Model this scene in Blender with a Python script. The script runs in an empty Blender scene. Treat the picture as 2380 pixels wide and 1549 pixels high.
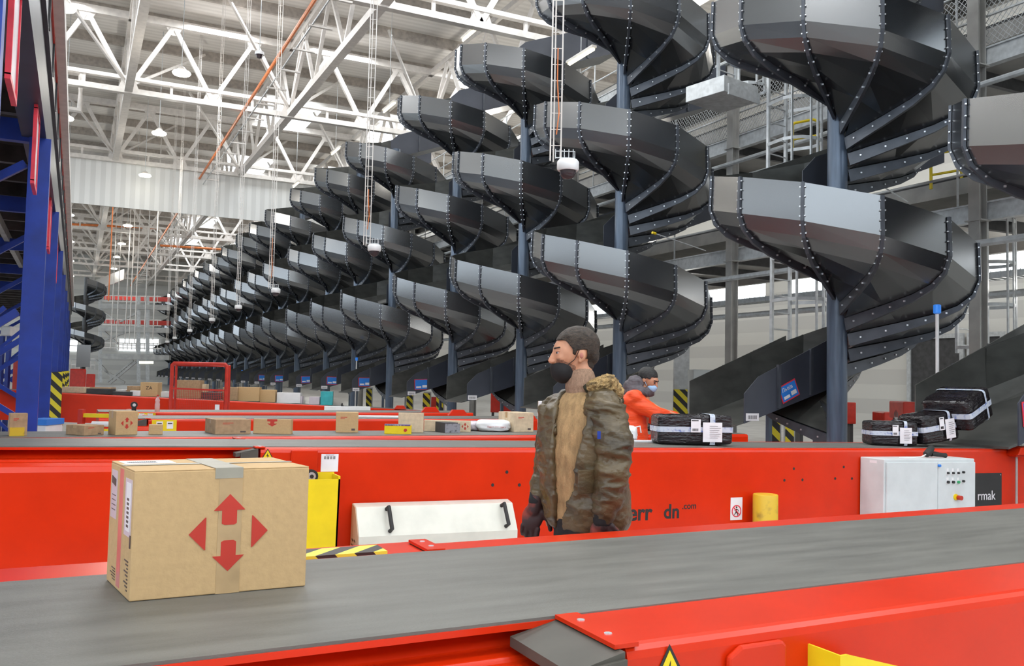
import bpy, bmesh, math, random
from math import sin, cos, pi, radians
from mathutils import Vector, Matrix, noise
random.seed(7)
S = bpy.context.scene
COL = S.collection
# ---------------------------------------------------------------- camera
F, PW, PH = 2034.0, 2380.0, 1549.0
YAW, PITCH, ROLL = radians(26.4), radians(3.04), radians(1.24)
CAMZ = 1.55
cam_data = bpy.data.cameras.new('camera')
cam_data.sensor_fit = 'HORIZONTAL'; cam_data.sensor_width = 36.0
cam_data.lens = 36.0 * F / PW
cam_data.clip_start = 0.05; cam_data.clip_end = 400
cam = bpy.data.objects.new('camera', cam_data); COL.objects.link(cam)
RC = Matrix.Rotation(-YAW, 3, 'Z') @ Matrix.Rotation(pi/2 + PITCH, 3, 'X') @ Matrix.Rotation(ROLL, 3, 'Z')
cam.matrix_world = Matrix.Translation((0, 0, CAMZ)) @ RC.to_4x4()
S.camera = cam
S.view_settings.view_transform = 'Standard'; S.view_settings.look = 'None'
S.view_settings.gamma = 1; S.view_settings.use_curve_mapping = False
S.view_settings.exposure = -0.28
CP = Vector((0, 0, CAMZ))
def ray(px, py):
    return RC @ Vector(((px-PW/2)/F, -(py-PH/2)/F, -1.0))
def on_z(px, py, z):
    d = ray(px, py); return CP + d * ((z-CAMZ)/d.z)
def on_y(px, py, y):
    d = ray(px, py); return CP + d * (y/d.y)
def on_x(px, py, x):
    d = ray(px, py); return CP + d * (x/d.x)
def at_d(px, py, dep):          # dep: distance along the level viewing direction
    d = ray(px, py); return CP + d * (dep/(d.x*sin(YAW)+d.y*cos(YAW)))
# ---------------------------------------------------------------- world and daylight
W = bpy.data.worlds.new('world'); S.world = W; W.use_nodes = True
bg = W.node_tree.nodes['Background']
bg.inputs[0].default_value = (0.80, 0.90, 1.0, 1); bg.inputs[1].default_value = 1.05
def area(name, loc, sx, sy, watt, col=(1, .97, .92), rot=(0, 0, 0)):
    l = bpy.data.lights.new(name, 'AREA'); l.shape = 'RECTANGLE'; l.size = sx; l.size_y = sy
    l.energy = watt; l.color = col
    o = bpy.data.objects.new(name, l); o.location = loc; o.rotation_euler = rot; COL.objects.link(o); return o
# daylight under the far skylights; nearer rows are added, unseen fill
for i in range(-1, 8):
    y = 9.7 + 12*i
    for x in ((9.3, 15.3) if i >= 3 else (-8.7, -1.5, 4.5, 9.3, 15.3)):
        area('skylight_fill', (x, y, 14.9), 2.4, 3.0, 260 if i >= 3 else 480, (0.93, .97, 1.0))
# bay lamp light as an added grid, also where no lamp hangs
def point(name, loc, watt, col=(1, .95, .86), rad=.3):
    l = bpy.data.lights.new(name, 'POINT'); l.shadow_soft_size = rad; l.energy = watt; l.color = col
    o = bpy.data.objects.new(name, l); o.location = loc; COL.objects.link(o); return o
for i in range(-1, 8):
    for x in (-8, 3.2, 14, 22): point('bay_fill_light', (x, 17.3+12*i, 10.2), 235)
    point('deck_fill_light', (15.5, 13+12*i, 7.9), 160, (1, .97, .9)); point('deck_fill_light', (17, 10+12*i, 3.6), 160, (1, .97, .92))  # fill lights added to brighten the decks, no lamps hang there
# ---------------------------------------------------------------- materials
def nodes(name):
    m = bpy.data.materials.new(name); m.use_nodes = True
    nt = m.node_tree; b = nt.nodes['Principled BSDF']; return m, nt, b
def mat(name, col, rough=.5, metal=0, var=0.12, scale=6, bump=0, bscale=40, coat=0, emit=None, es=0, dirt=None, stretch=None, spec=None):
    m, nt, b = nodes(name)
    b.inputs['Roughness'].default_value = rough; b.inputs['Metallic'].default_value = metal
    if spec is not None: b.inputs['Specular IOR Level'].default_value = spec
    if coat: b.inputs['Coat Weight'].default_value = coat; b.inputs['Coat Roughness'].default_value = .12
    tc = nt.nodes.new('ShaderNodeTexCoord'); src = tc.outputs['Object']
    if stretch:
        mp = nt.nodes.new('ShaderNodeMapping'); mp.inputs['Scale'].default_value = stretch
        nt.links.new(src, mp.inputs[0]); src = mp.outputs[0]
    n = nt.nodes.new('ShaderNodeTexNoise'); n.inputs['Scale'].default_value = scale; n.inputs['Detail'].default_value = 6
    nt.links.new(src, n.inputs['Vector'])
    mx = nt.nodes.new('ShaderNodeMix'); mx.data_type = 'RGBA'
    c2 = dirt if dirt else tuple(c*(1-var*2.2) for c in col)
    c1 = col if dirt else tuple(min(1, c*(1+var)) for c in col)
    mx.inputs[6].default_value = (*c1, 1); mx.inputs[7].default_value = (*c2, 1)
    cr = nt.nodes.new('ShaderNodeMapRange')
    cr.inputs[1].default_value = .35 if not dirt else .52; cr.inputs[2].default_value = .75
    nt.links.new(n.outputs[0], cr.inputs[0]); nt.links.new(cr.outputs[0], mx.inputs[0])
    nt.links.new(mx.outputs[2], b.inputs['Base Color'])
    if bump:
        n2 = nt.nodes.new('ShaderNodeTexNoise'); n2.inputs['Scale'].default_value = bscale; n2.inputs['Detail'].default_value = 4
        nt.links.new(src, n2.inputs['Vector'])
        bp = nt.nodes.new('ShaderNodeBump'); bp.inputs['Strength'].default_value = bump; bp.inputs['Distance'].default_value = .02
        nt.links.new(n2.outputs[0], bp.inputs['Height']); nt.links.new(bp.outputs[0], b.inputs['Normal'])
    if emit: b.inputs['Emission Color'].default_value = (*emit, 1); b.inputs['Emission Strength'].default_value = es
    return m
def stripes(name, c1, c2, direction, freq, rough=.45, bumponly=False):
    """two-colour stripes: saw of (dot(direction, object position) * freq)"""
    m, nt, b = nodes(name); b.inputs['Roughness'].default_value = rough
    tc = nt.nodes.new('ShaderNodeTexCoord')
    dt = nt.nodes.new('ShaderNodeVectorMath'); dt.operation = 'DOT_PRODUCT'; dt.inputs[1].default_value = direction
    nt.links.new(tc.outputs['Object'], dt.inputs[0])
    mu = nt.nodes.new('ShaderNodeMath'); mu.operation = 'MULTIPLY'; mu.inputs[1].default_value = freq
    nt.links.new(dt.outputs['Value'], mu.inputs[0])
    fr = nt.nodes.new('ShaderNodeMath'); fr.operation = 'FRACT'; nt.links.new(mu.outputs[0], fr.inputs[0])
    gt = nt.nodes.new('ShaderNodeMath'); gt.operation = 'GREATER_THAN'; gt.inputs[1].default_value = .5
    nt.links.new(fr.outputs[0], gt.inputs[0])
    mx = nt.nodes.new('ShaderNodeMix'); mx.data_type = 'RGBA'
    mx.inputs[6].default_value = (*c1, 1); mx.inputs[7].default_value = (*c2, 1)
    nt.links.new(gt.outputs[0], mx.inputs[0]); nt.links.new(mx.outputs[2], b.inputs['Base Color'])
    if bumponly:
        bp = nt.nodes.new('ShaderNodeBump'); bp.inputs['Strength'].default_value = .8; bp.inputs['Distance'].default_value = .05
        nt.links.new(gt.outputs[0], bp.inputs['Height']); nt.links.new(bp.outputs[0], b.inputs['Normal'])
    return m
M = {}
M['red'] = mat('red_paint', (.66, .027, .002), .3, var=.05, scale=3, spec=.38)
M['redm'] = mat('red_metal_paint', (.55, .03, .015), .4, var=.1, scale=8)
M['belt'] = mat('grey_rubber_belt', (.15, .145, .128), .42, var=.12, scale=5, bump=.25, bscale=260, stretch=(.5, 3, 3))
M['black'] = mat('black_rubber', (.02, .019, .018), .6, var=.1)
M['strip'] = mat('brown_black_rubber', (.075, .068, .055), .6, var=.1)
M['chute'] = mat('black_painted_sheet', (.017, .020, .024), .24, .0, var=.15, scale=2.5, spec=.5)
M['chute'].node_tree.nodes['Principled BSDF'].inputs['IOR'].default_value = 2.4
M['chin'] = mat('worn_sheet_steel', (.085, .085, .078), .38, .1, var=.18, scale=3, stretch=(1, 1, 2), bump=.05, bscale=8)
M['chout'] = mat('dark_blue_grey_sheet', (.05, .056, .075), .4, .0, var=.1, scale=2)
M['flange'] = mat('grey_flange_steel', (.075, .083, .10), .4, .3, var=.12)
M['bolt'] = mat('zinc_bolt', (.75, .77, .8), .3, .6, var=.05)
M['pole'] = mat('blue_grey_pole_paint', (.085, .115, .165), .3, .2, var=.12, scale=5, stretch=(6, 6, .5))
M['galv'] = mat('galvanised_steel', (.55, .57, .58), .42, .25, var=.1, scale=9)
M['galvd'] = mat('dull_grey_steel', (.38, .37, .35), .5, .1, var=.12, scale=2)
M['white'] = mat('white_steel_paint', (.70, .66, .62), .5, var=.06)
M['roofm'] = stripes('white_roof_sheet', (.78, .75, .71), (.70, .67, .63), (0, 1, 0), 3.0, .6, True)
M['wallm'] = stripes('pale_wall_sheet', (.66, .65, .61), (.58, .57, .54), (0, 0, 1), .9, .6, True)
M['curt'] = stripes('white_ribbed_sheet', (.78, .78, .76), (.68, .68, .66), (1, 0, 0), 2.2, .5, True)
M['floor'] = mat('grey_concrete', (.52, .51, .49), .35, var=.12, scale=1.5, bump=.05)
M['purlin'] = mat('brown_grey_purlin', (.42, .38, .34), .6)
M['blue'] = mat('blue_steel_paint', (.008, .040, .32), .42, var=.15, scale=4)
M['dark'] = mat('dark_grey_steel', (.05, .05, .052), .5, var=.2)
M['deck'] = mat('dark_deck_underside', (.06, .05, .046), .5, var=.3, scale=3)
M['navy'] = mat('navy_grey_fascia', (.022, .023, .036), .4, var=.2, scale=3)
M['orange'] = mat('orange_pipe_paint', (.72, .20, .05), .45)
M['yellow'] = mat('yellow_paint', (.84, .62, .01), .4, var=.05)
M['yelold'] = mat('scuffed_yellow_paint', (.66, .42, .02), .5, dirt=(.12, .07, .02), scale=7)
M['hazv'] = stripes('hazard_stripe_up', (.80, .66, .03), (.02, .02, .02), (.7, .7, .7), 5.2)
M['hazx'] = stripes('hazard_stripe_along', (.72, .66, .06), (.03, .02, .02), (1, -1, 1), 7.5)
M['card'] = mat('cardboard', (.56, .365, .175), .75, var=.03, scale=45, bump=.1, bscale=60)
M['card2'] = mat('darker_cardboard', (.42, .27, .15), .75, var=.1, scale=20)
M['card3'] = mat('pale_cardboard', (.66, .52, .35), .75, var=.08, scale=20)
M['tape'] = mat('clear_parcel_tape', (.49, .325, .165), .3, var=.08, scale=12, coat=.15)
M['gtape'] = mat('grey_parcel_tape', (.34, .31, .25), .35, var=.1)
M['logo'] = mat('red_print', (.52, .035, .02), .55, var=.05)
M['print'] = mat('dark_print', (.10, .07, .06), .6)
M['paper'] = mat('white_paper', (.82, .80, .82), .5, var=.04)
M['lilac'] = mat('pale_lilac_label', (.62, .55, .60), .4, var=.05)
M['ink'] = mat('black_ink', (.02, .02, .02), .5)
M['wrap'] = mat('black_stretch_film', (.012, .009, .011), .13, var=.3, scale=12, bump=.9, bscale=14, stretch=(1, 1, 3))
M['wtape'] = mat('printed_white_tape', (.55, .60, .68), .25, dirt=(.10, .16, .45), scale=30)
M['cream'] = mat('cream_enamel', (.70, .69, .60), .35, var=.05)
M['creamb'] = mat('beige_enamel', (.58, .40, .28), .4, var=.05)
M['cab'] = mat('light_grey_enamel', (.62, .66, .66), .4, var=.04)
M['sblue'] = mat('sign_blue', (.03, .22, .72), .35, var=.04)
M['pink'] = mat('red_sign_border', (.75, .04, .07), .4)
M['teal'] = mat('teal_card', (.04, .42, .45), .4)
M['green'] = mat('green_plastic', (.02, .35, .12), .35)
M['lamp'] = mat('lamp_glow', (1, 1, .95), .5, emit=(1, .96, .80), es=16)
M['tube'] = mat('tube_glow', (1, 1, .9), .5, emit=(1, .93, .62), es=4)
M['day'] = mat('window_glow', (1, 1, 1), .3, emit=(.86, .94, 1), es=3.0)
M['dayl'] = mat('clerestory_glow', (1, 1, 1), .3, emit=(.74, .87, 1), es=5.6)
M['blueled'] = mat('blue_beacon_glow', (.05, .3, 1), .3, emit=(.03, .25, 1), es=.35)
M['smoke'] = mat('smoky_dome', (.05, .035, .04), .08, var=.1)
M['plastic'] = mat('white_plastic', (.82, .82, .82), .3, var=.03)
M['skin'] = mat('skin', (.58, .27, .155), .5, var=.10, scale=14)
M['stubble'] = mat('stubbled_skin', (.30, .145, .09), .6, var=.25, scale=120)
M['lips'] = mat('ear_shade_skin', (.45, .16, .12), .5)
M['hair'] = mat('dark_brown_hair', (.042, .027, .017), .55, var=.4, scale=60, bump=.5, bscale=180, stretch=(1, 1, 3))
M['hair2'] = mat('black_hair', (.022, .021, .02), .55, var=.3, scale=60, bump=.4, bscale=160)
M['mask'] = mat('black_mask_cloth', (.008, .007, .008), .75)
M['bmask'] = mat('light_blue_mask', (.36, .56, .80), .7, var=.05)
M['knit'] = mat('tan_knit', (.42, .26, .12), .85, var=.15, scale=25, bump=.4, bscale=120, stretch=(2, 2, .6))
M['knit2'] = mat('taupe_knit_collar', (.33, .20, .13), .85, var=.15, scale=60, bump=.35, bscale=170, stretch=(2.5, 2.5, .7))
M['jacket'] = mat('olive_nylon', (.098, .068, .032), .40, var=.3, scale=7, bump=.9, bscale=11, stretch=(.8, .8, 1.3))
M['lining'] = mat('dark_olive_lining', (.045, .042, .02), .8, var=.3, scale=30)
M['fur'] = mat('tan_fur', (.40, .26, .11), .9, var=.5, scale=45, bump=1, bscale=70)
M['trouser'] = mat('black_cloth', (.012, .011, .012), .8)
M['glove'] = mat('black_red_glove', (.035, .018, .018), .6, dirt=(.45, .05, .02), scale=9)
M['ojack'] = mat('orange_quilted_cloth', (.86, .08, .012), .55, var=.08, scale=8, bump=.5, bscale=12, stretch=(.6, .6, 2.5))
M['ghood'] = mat('grey_hood_cloth', (.11, .095, .105), .8, var=.2, scale=20)
def glassy(name, col, alpha):
    m, nt, b = nodes(name); b.inputs['Base Color'].default_value = (*col, 1); b.inputs['Roughness'].default_value = .15
    b.inputs['Alpha'].default_value = alpha; return m
M['film'] = glassy('clear_plastic_bottle', (.8, .8, .8), .35)
M['dayl'].cycles.emission_sampling = 'NONE'
# ---------------------------------------------------------------- mesh helpers
class MB:
    def __init__(s): s.v = []; s.f = []; s.m = []; s.cur = 0; s.T = Matrix.Identity(4)
    def tf(s, T): s.T = T; return s
    def mt(s, i): s.cur = i; return s
    def add(s, vs, fs):
        n = len(s.v); s.v += [tuple(s.T @ Vector(p)) for p in vs]
        s.f += [tuple(i+n for i in f) for f in fs]; s.m += [s.cur]*len(fs); return s
    def box(s, x0, x1, y0, y1, z0, z1):
        vs = [(x, y, z) for z in (z0, z1) for y in (y0, y1) for x in (x0, x1)]
        return s.add(vs, [(0,2,3,1), (4,5,7,6), (0,1,5,4), (2,6,7,3), (0,4,6,2), (1,3,7,5)])
    def prism(s, poly, a0, a1, axis='x'):
        """poly of 2-D points extruded along an axis; axis x: (y,z), y: (x,z), z: (x,y)"""
        def P(p, a): return {'x': (a, p[0], p[1]), 'y': (p[0], a, p[1]), 'z': (p[0], p[1], a)}[axis]
        n = len(poly); vs = [P(p, a0) for p in poly] + [P(p, a1) for p in poly]
        fs = [tuple(range(n))[::-1], tuple(range(n, 2*n))] + [(i, (i+1) % n, n+(i+1) % n, n+i) for i in range(n)]
        return s.add(vs, fs)
    def tube(s, pts, r, n=8, cap=True, flat=None):
        pts = [Vector(p) for p in pts]; rs = r if isinstance(r, (list, tuple)) else [r]*len(pts)
        vs = []; up = None
        for i, p in enumerate(pts):
            d = ((pts[min(i+1, len(pts)-1)] - p).normalized() + (p - pts[max(i-1, 0)]).normalized())
            if d.length < 1e-6: d = pts[-1]-pts[0]
            d.normalize()
            if up is None: up = Vector((0, 0, 1)) if abs(d.z) < .9 else Vector((1, 0, 0))
            a = d.cross(up)
            if a.length < 1e-4: a = d.cross(Vector((0, 1, 0)))
            a.normalize(); b2 = a.cross(d).normalized()
            up = b2
            for k in range(n):
                t = 2*pi*(k+.5)/n
                vs.append(tuple(p + a*(rs[i]*cos(t)) + b2*(rs[i]*sin(t)*(flat or 1))))
        fs = []
        for i in range(len(pts)-1):
            for k in range(n):
                k2 = (k+1) % n
                fs.append((i*n+k, i*n+k2, (i+1)*n+k2, (i+1)*n+k))
        if cap: fs += [tuple(range(n))[::-1], tuple(range((len(pts)-1)*n, len(pts)*n))]
        return s.add(vs, fs)
    def bar(s, p0, p1, w, h, up=(0, 0, 1)):
        p0 = Vector(p0); p1 = Vector(p1); d = (p1-p0).normalized(); u = Vector(up)
        if abs(d.dot(u)) > .97: u = Vector((1, 0, 0))
        a = d.cross(u).normalized()*(w/2); b = a.cross(d).normalized()*(h/2)
        vs = [tuple(p+sx*a+sz*b) for p in (p0, p1) for sx, sz in ((-1,-1), (1,-1), (1,1), (-1,1))]
        return s.add(vs, [(0,1,2,3), (7,6,5,4), (0,4,5,1), (1,5,6,2), (2,6,7,3), (3,7,4,0)])
    def lathe(s, prof, n=24, c=(0, 0, 0)):
        vs = []; m = len(prof)
        for k in range(n):
            t = 2*pi*k/n
            for r, z in prof: vs.append((c[0]+r*cos(t), c[1]+r*sin(t), c[2]+z))
        fs = []
        for k in range(n):
            for i in range(m-1):
                a = k*m+i; b = ((k+1) % n)*m+i
                fs.append((a, b, b+1, a+1))
        fs += [tuple(k*m for k in range(n))[::-1], tuple(k*m+m-1 for k in range(n))]
        return s.add(vs, fs)
    def build(s, name, mats, parent=None, smooth=False, bevel=0, loc=None, rot=None, seg=2, **kw):
        me = bpy.data.meshes.new(name); me.from_pydata(s.v, [], s.f)
        for m in (mats if isinstance(mats, (list, tuple)) else [mats]): me.materials.append(M[m] if isinstance(m, str) else m)
        me.polygons.foreach_set('material_index', s.m)
        bm = bmesh.new(); bm.from_mesh(me); bmesh.ops.recalc_face_normals(bm, faces=bm.faces); bm.to_mesh(me); bm.free()
        if smooth: me.polygons.foreach_set('use_smooth', [True]*len(me.polygons))
        o = bpy.data.objects.new(name, me); COL.objects.link(o)
        if parent: o.parent = parent
        if loc is not None: o.location = loc
        if rot is not None: o.rotation_euler = rot
        if bevel:
            b = o.modifiers.new('bevel', 'BEVEL'); b.width = bevel; b.segments = seg; b.limit_method = 'ANGLE'; b.angle_limit = radians(35)
        if smooth: 
            try: me.set_sharp_from_angle(angle=radians(40))
            except Exception: pass
        for k, v in kw.items(): o[k] = v
        return o
def thing(name, label, cat, loc=(0, 0, 0), rotz=0, group=None):
    o = bpy.data.objects.new(name, None); COL.objects.link(o); o.empty_display_size = .1
    o.location = loc; o.rotation_euler = (0, 0, rotz); o['label'] = label; o['category'] = cat
    if group: o['group'] = group
    return o
def tag(o, label, cat, group=None):
    o['label'] = label; o['category'] = cat
    if group: o['group'] = group
    return o
def struct(o): o['kind'] = 'structure'; return o
def dup(root, **kw):
    r = root.copy(); COL.objects.link(r)
    for ch in root.children:
        c = ch.copy(); COL.objects.link(c); c.parent = r
        for g in ch.children:
            d = g.copy(); COL.objects.link(d); d.parent = c
    return r
def text(name, body, size, mt, parent, loc, rot, ext=.0008, align='CENTER', sx=1, shear=0, bold=0):
    cu = bpy.data.curves.new(name, 'FONT'); cu.body = body; cu.size = size; cu.extrude = ext
    cu.align_x = align; cu.align_y = 'CENTER'; cu.shear = shear; cu.offset = bold
    t = bpy.data.objects.new(name, cu); COL.objects.link(t)
    bpy.context.view_layer.update()
    dg = bpy.context.evaluated_depsgraph_get()
    me = bpy.data.meshes.new_from_object(t.evaluated_get(dg)); bpy.data.objects.remove(t)
    me.materials.clear(); me.materials.append(M[mt])
    o = bpy.data.objects.new(name, me); COL.objects.link(o); o.parent = parent; o.location = loc; o.rotation_euler = rot; o.scale = (sx, 1, 1)
    return o
def rep(o, offs):
    """copies of a part at further offsets"""
    b = o.location.copy()
    for v in offs:
        c = o.copy(); COL.objects.link(c); c.location = b+Vector(v)
ORD = ['nearest', 'second', 'third', 'fourth', 'fifth', 'sixth', 'seventh', 'eighth', 'ninth', 'tenth', 'eleventh', 'twelfth', 'thirteenth',
       'fourteenth', 'fifteenth', 'sixteenth', 'seventeenth', 'eighteenth', 'nineteenth', 'twentieth', 'twenty-first', 'twenty-second',
       'twenty-third', 'twenty-fourth', 'twenty-fifth', 'twenty-sixth', 'twenty-seventh', 'twenty-eighth', 'twenty-ninth', 'thirtieth']
# ================================================================ STRUCTURE
struct(MB().box(-30, 30, -14, 116, -.2, 0).build('floor', 'floor'))
struct(MB().box(-30, 30, -14, 116, 15.4, 15.6).build('ceiling', 'roofm'))
struct(MB().box(-30, 30, 115, 115.3, 0, 15.4).build('wall_back', 'wallm'))
wr = MB()
wr.box(27, 27.3, -14, 116, 0, 5.2).box(27, 27.3, -14, 116, 6.1, 15.4)
for k in range(22): wr.box(27, 27.3, -14+6*k, -12.6+6*k, 5.2, 6.1)
struct(wr.build('wall_right', 'wallm'))
wl = MB().box(-30.3, -30, -14, 116, 14, 15.4).box(-30.3, -30, -14, 116, 0, 6.5)
for k in range(22): wl.box(-30.3, -30, -14+6*k, -13.4+6*k, 6.5, 14)
struct(wl.build('wall_left', 'wallm'))
for k in range(21): struct(MB().box(-30.2, -30.15, -13.4+6*k, -8+6*k, 6.5, 14).build('window_%d' % (40+k), 'dayl'))
wf = MB().box(-30, 30, -14.3, -14, 15.1, 15.4).box(-30, 30, -14.3, -14, 0, 9.5)
for k in range(11): wf.box(-30+6*k-.25, -30+6*k+.25, -14.3, -14, 9.5, 15.1)
struct(wf.build('wall_front', 'wallm'))
for k in range(10): struct(MB().box(-29.75+6*k, -24.25+6*k, -14.2, -14.15, 9.5, 15.1).build('window_%d' % (70+k), 'dayl'))
# windows (lit by the day outside) in the right wall and the far wall
wn = 1
for k in range(12):
    y = -12.6+6*k
    o = MB().box(27.1, 27.16, y, y+4.6, 5.2, 6.1).build('window_%d' % wn, 'day'); struct(o); wn += 1
for (x0, x1, z0, z1) in ((-1, 0, 0, 0),):
    pass
def backwin(px0, py0, px1, py1):
    global wn
    a = on_y(px0, py1, 114.9); b = on_y(px1, py0, 114.9)
    m = MB().box(a.x, b.x, 114.86, 114.94, a.z, b.z)
    o = struct(m.build('window_%d' % wn, 'day')); wn += 1
    fr = MB()
    n = max(1, int((b.x-a.x)/1.3))
    for i in range(n+1): x = a.x+(b.x-a.x)*i/n; fr.box(x-.06, x+.06, 114.7, 114.85, a.z, b.z)
    fr.box(a.x, b.x, 114.7, 114.85, (a.z+b.z)/2-.05, (a.z+b.z)/2+.05)
    struct(fr.build('window_frame', 'white', o))
backwin(275, 790, 318, 815); backwin(324, 790, 370, 816); backwin(160, 792, 182, 816); backwin(208, 787, 232, 806)
# roof purlins, long roof beams, smoke curtain
k = 1
for i in range(40):
    y = -12 + 3.2*i
    struct(MB().box(-30, 30, y-.07, y+.07, 15.0, 15.4).build('trim_%d' % k, 'purlin')); k += 1
for x in (-10.7, -4.7, 1.3, 7.3, 13.3, 19.3, 25.3):
    m = MB().box(x-.14, x+.14, 20, 115, 11.95, 12.2)
    struct(m.build('trim_%d' % k, 'white')); k += 1
struct(MB().box(-16, 24, 47.5, 47.56, 9.7, 12).build('wall_smoke_curtain', 'curt'))
# skylight panes
for i in range(3, 8):
    for x in (9.3, 15.3):
        o = struct(MB().box(x-1.35, x+1.35, 9.7+12*i-1.7, 9.7+12*i+1.7, 15.02, 15.06).build('window_%d' % wn, 'day')); wn += 1
# ---------------------------------------------------------------- roof trusses
def truss_mesh():
    bc = MB().box(-29, 29, -.13, .13, 11.9, 12.1).box(-29, 29, -.1, .1, 12.42, 12.56)
    tcd = MB().box(-29, 29, -.14, .14, 14.7, 14.98)
    wb = MB()
    for i in range(-10, 10):
        x0 = 1.3+3*i; xm = x0+1.5
        if abs(xm) > 28: continue
        wb.bar((x0, 0, 12.1), (xm, 0, 14.75), .16, .16).bar((xm, 0, 14.75), (x0+3, 0, 12.1), .16, .16)
        wb.bar((xm, 0, 12.1), (xm, 0, 12.45), .1, .1)
        # gusset plates at the nodes
        wb.prism([(x0-.35, 12.1), (x0+.35, 12.1), (x0+.2, 12.5), (x0-.2, 12.5)], -.05, .05, 'y')
        wb.prism([(xm-.3, 14.75), (xm+.3, 14.75), (xm+.15, 14.4), (xm-.15, 14.4)], -.05, .05, 'y')
        # sway braces running along the hall to the roof
        if i % 2 == 0:
            wb.bar((x0, 0, 12.2), (x0, 3.2, 15.0), .12, .12).bar((x0, 0, 12.2), (x0, -3.2, 15.0), .12, .12)
            wb.bar((x0, 0, 12.2), (x0+3.0, 3.2, 15.0), .09, .09).bar((x0, 0, 12.2), (x0-3.0, -3.2, 15.0), .09, .09)
    return bc, tcd, wb
bc, tcd, wb = truss_mesh()
t0 = thing('roof_truss', 'white lattice roof truss, nearest of those crossing the hall', 'truss', (0, 23.3, 0), group='roof trusses across the hall')
bc.build('bottom_chord', 'white', t0); tcd.build('top_chord', 'white', t0); wb.build('web_braces', 'white', t0)
for i in range(1, 8):
    t = dup(t0); t.location = (0, 23.3+12*i, 0)
    t['label'] = 'white lattice roof truss, %s from the camera%s' % (ORD[i], ', above the ribbed curtain wall' if i == 2 else '')
# long lattice beams between the trusses
def long_mesh():
    m = MB()
    for i in range(23):
        y = 23.3+4*i
        m.bar((0, y, 12.1), (0, y+2, 14.8), .12, .12).bar((0, y+2, 14.8), (0, y+4, 12.1), .12, .12)
    m.box(-.1, .1, 20, 115, 14.7, 14.9)
    return m
lm = long_mesh()
for i, x in enumerate((-4.7, 1.3, 7.3, 13.3)):
    o = lm.build('roof_lattice', 'white') if i == 0 else o.copy()
    if i: COL.objects.link(o)
    o.location = (x, 0, 0)
    tag(o, 'white zigzag roof bracing running along the hall, %s from the left' % ['first', 'second', 'third', 'fourth'][i], 'bracing', 'roof bracing along the hall')
# fire pipe with cable tray
m = MB().tube([(5.3, 15, 11.6), (5.3, 112, 11.6)], .055, 8)
fp = tag(m.build('fire_pipe', 'orange', smooth=True), 'long orange pipe running under the roof along the hall', 'pipe')
tr = thing('cable_tray', 'narrow rung cable tray hanging beside the long orange pipe', 'cable tray', (5.5, 18, 11.3))
MB().box(-.03, 0, 0, 92, 0, .05).build('rail', 'galv', tr)
for i in range(48):
    (MB().box(-.1, .55, 2*i-.04, 2*i+.04, -.03, .02)).build('rung', 'white', tr)
for (a, b) in (((135, 520), (372, 531)), ((372, 571), (670, 590))):
    p = at_d(a[0], a[1], 66); q = at_d(b[0], b[1], 70)
    tag(MB().tube([p, q], .09, 8).build('fire_pipe', 'orange'), 'orange pipe crossing the far hall at the %s' % ('left' if a[0] < 200 else 'right, above the chutes'), 'pipe')
tag(MB().tube([(-12, 36, 12.6), (-.3, 36, 12.6), (-.3, 36, 11.2), (-12, 36, 11.2)], .14, 8).build('air_pipe', 'white'), 'looped white pipe under the roof above the blue platform', 'pipe')
# bay lamps
lampsA = [(422, 170), (370, 310), (337, 408), (316, 473), (297, 525), (283, 567), (272, 598), (265, 625), (256, 647)]
lampsB = [(150, 18), (153, 275), (158, 413), (161, 500), (163, 562), (164, 607), (165, 642), (350, 651)]
lm0 = None
for row, lst in (('middle', lampsA), ('left', lampsB)):
    for i, (px, py) in enumerate(lst):
        if px == 350: continue
        p = on_z(px, py, 11.2)
        if lm0 is None:
            lm0 = thing('bay_lamp', '', 'lamp')
            MB().lathe([(.04, .22), (.10, .18), (.18, .08), (.20, .04), (.05, .05)], 16).build('housing', 'white', lm0, True)
            MB().lathe([(.0, .045), (.26, .045), (.29, 0), (.26, -.05), (.0, -.07)], 18).build('lens', 'lamp', lm0, True)
            MB().tube([(0, 0, .2), (0, 0, 4.25)], .012, 5).build('hanger', 'galv', lm0)
            l = lm0
        else: l = dup(lm0)
        l.location = p
        l['label'] = 'glowing round bay lamp under the roof, %s of the %s row' % (ORD[i], row); l['group'] = 'glowing roof lamps'
# tube lamps down the chute side
tu = None
for i, (px, py, dd) in enumerate(((1350, 133, 22), (1095, 78, 26), (905, 250, 31), (780, 352, 38), (688, 430, 46), (622, 500, 56))):
    p = at_d(px, py, dd)
    if tu is None:
        tu = thing('tube_lamp', '', 'lamp')
        MB().box(-.07, .07, -.65, .65, .04, .10).build('housing', 'white', tu)
        MB().tube([(0, -.62, 0), (0, .62, 0)], .04, 8).build('tube', 'tube', tu)
        l = tu
    else:
        l = dup(tu)
        for o in [o for o in l.children if o.name.startswith('hanger')]: bpy.data.objects.remove(o)
    MB().tube([(0, 0, .1), (0, 0, 15.4-p.z)], .01, 4).build('hanger', 'galv', l)
    l.location = p; l['label'] = 'short yellowish tube lamp above the chute row, %s from the camera' % ORD[i]; l['group'] = 'tube lamps above the chutes'
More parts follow.
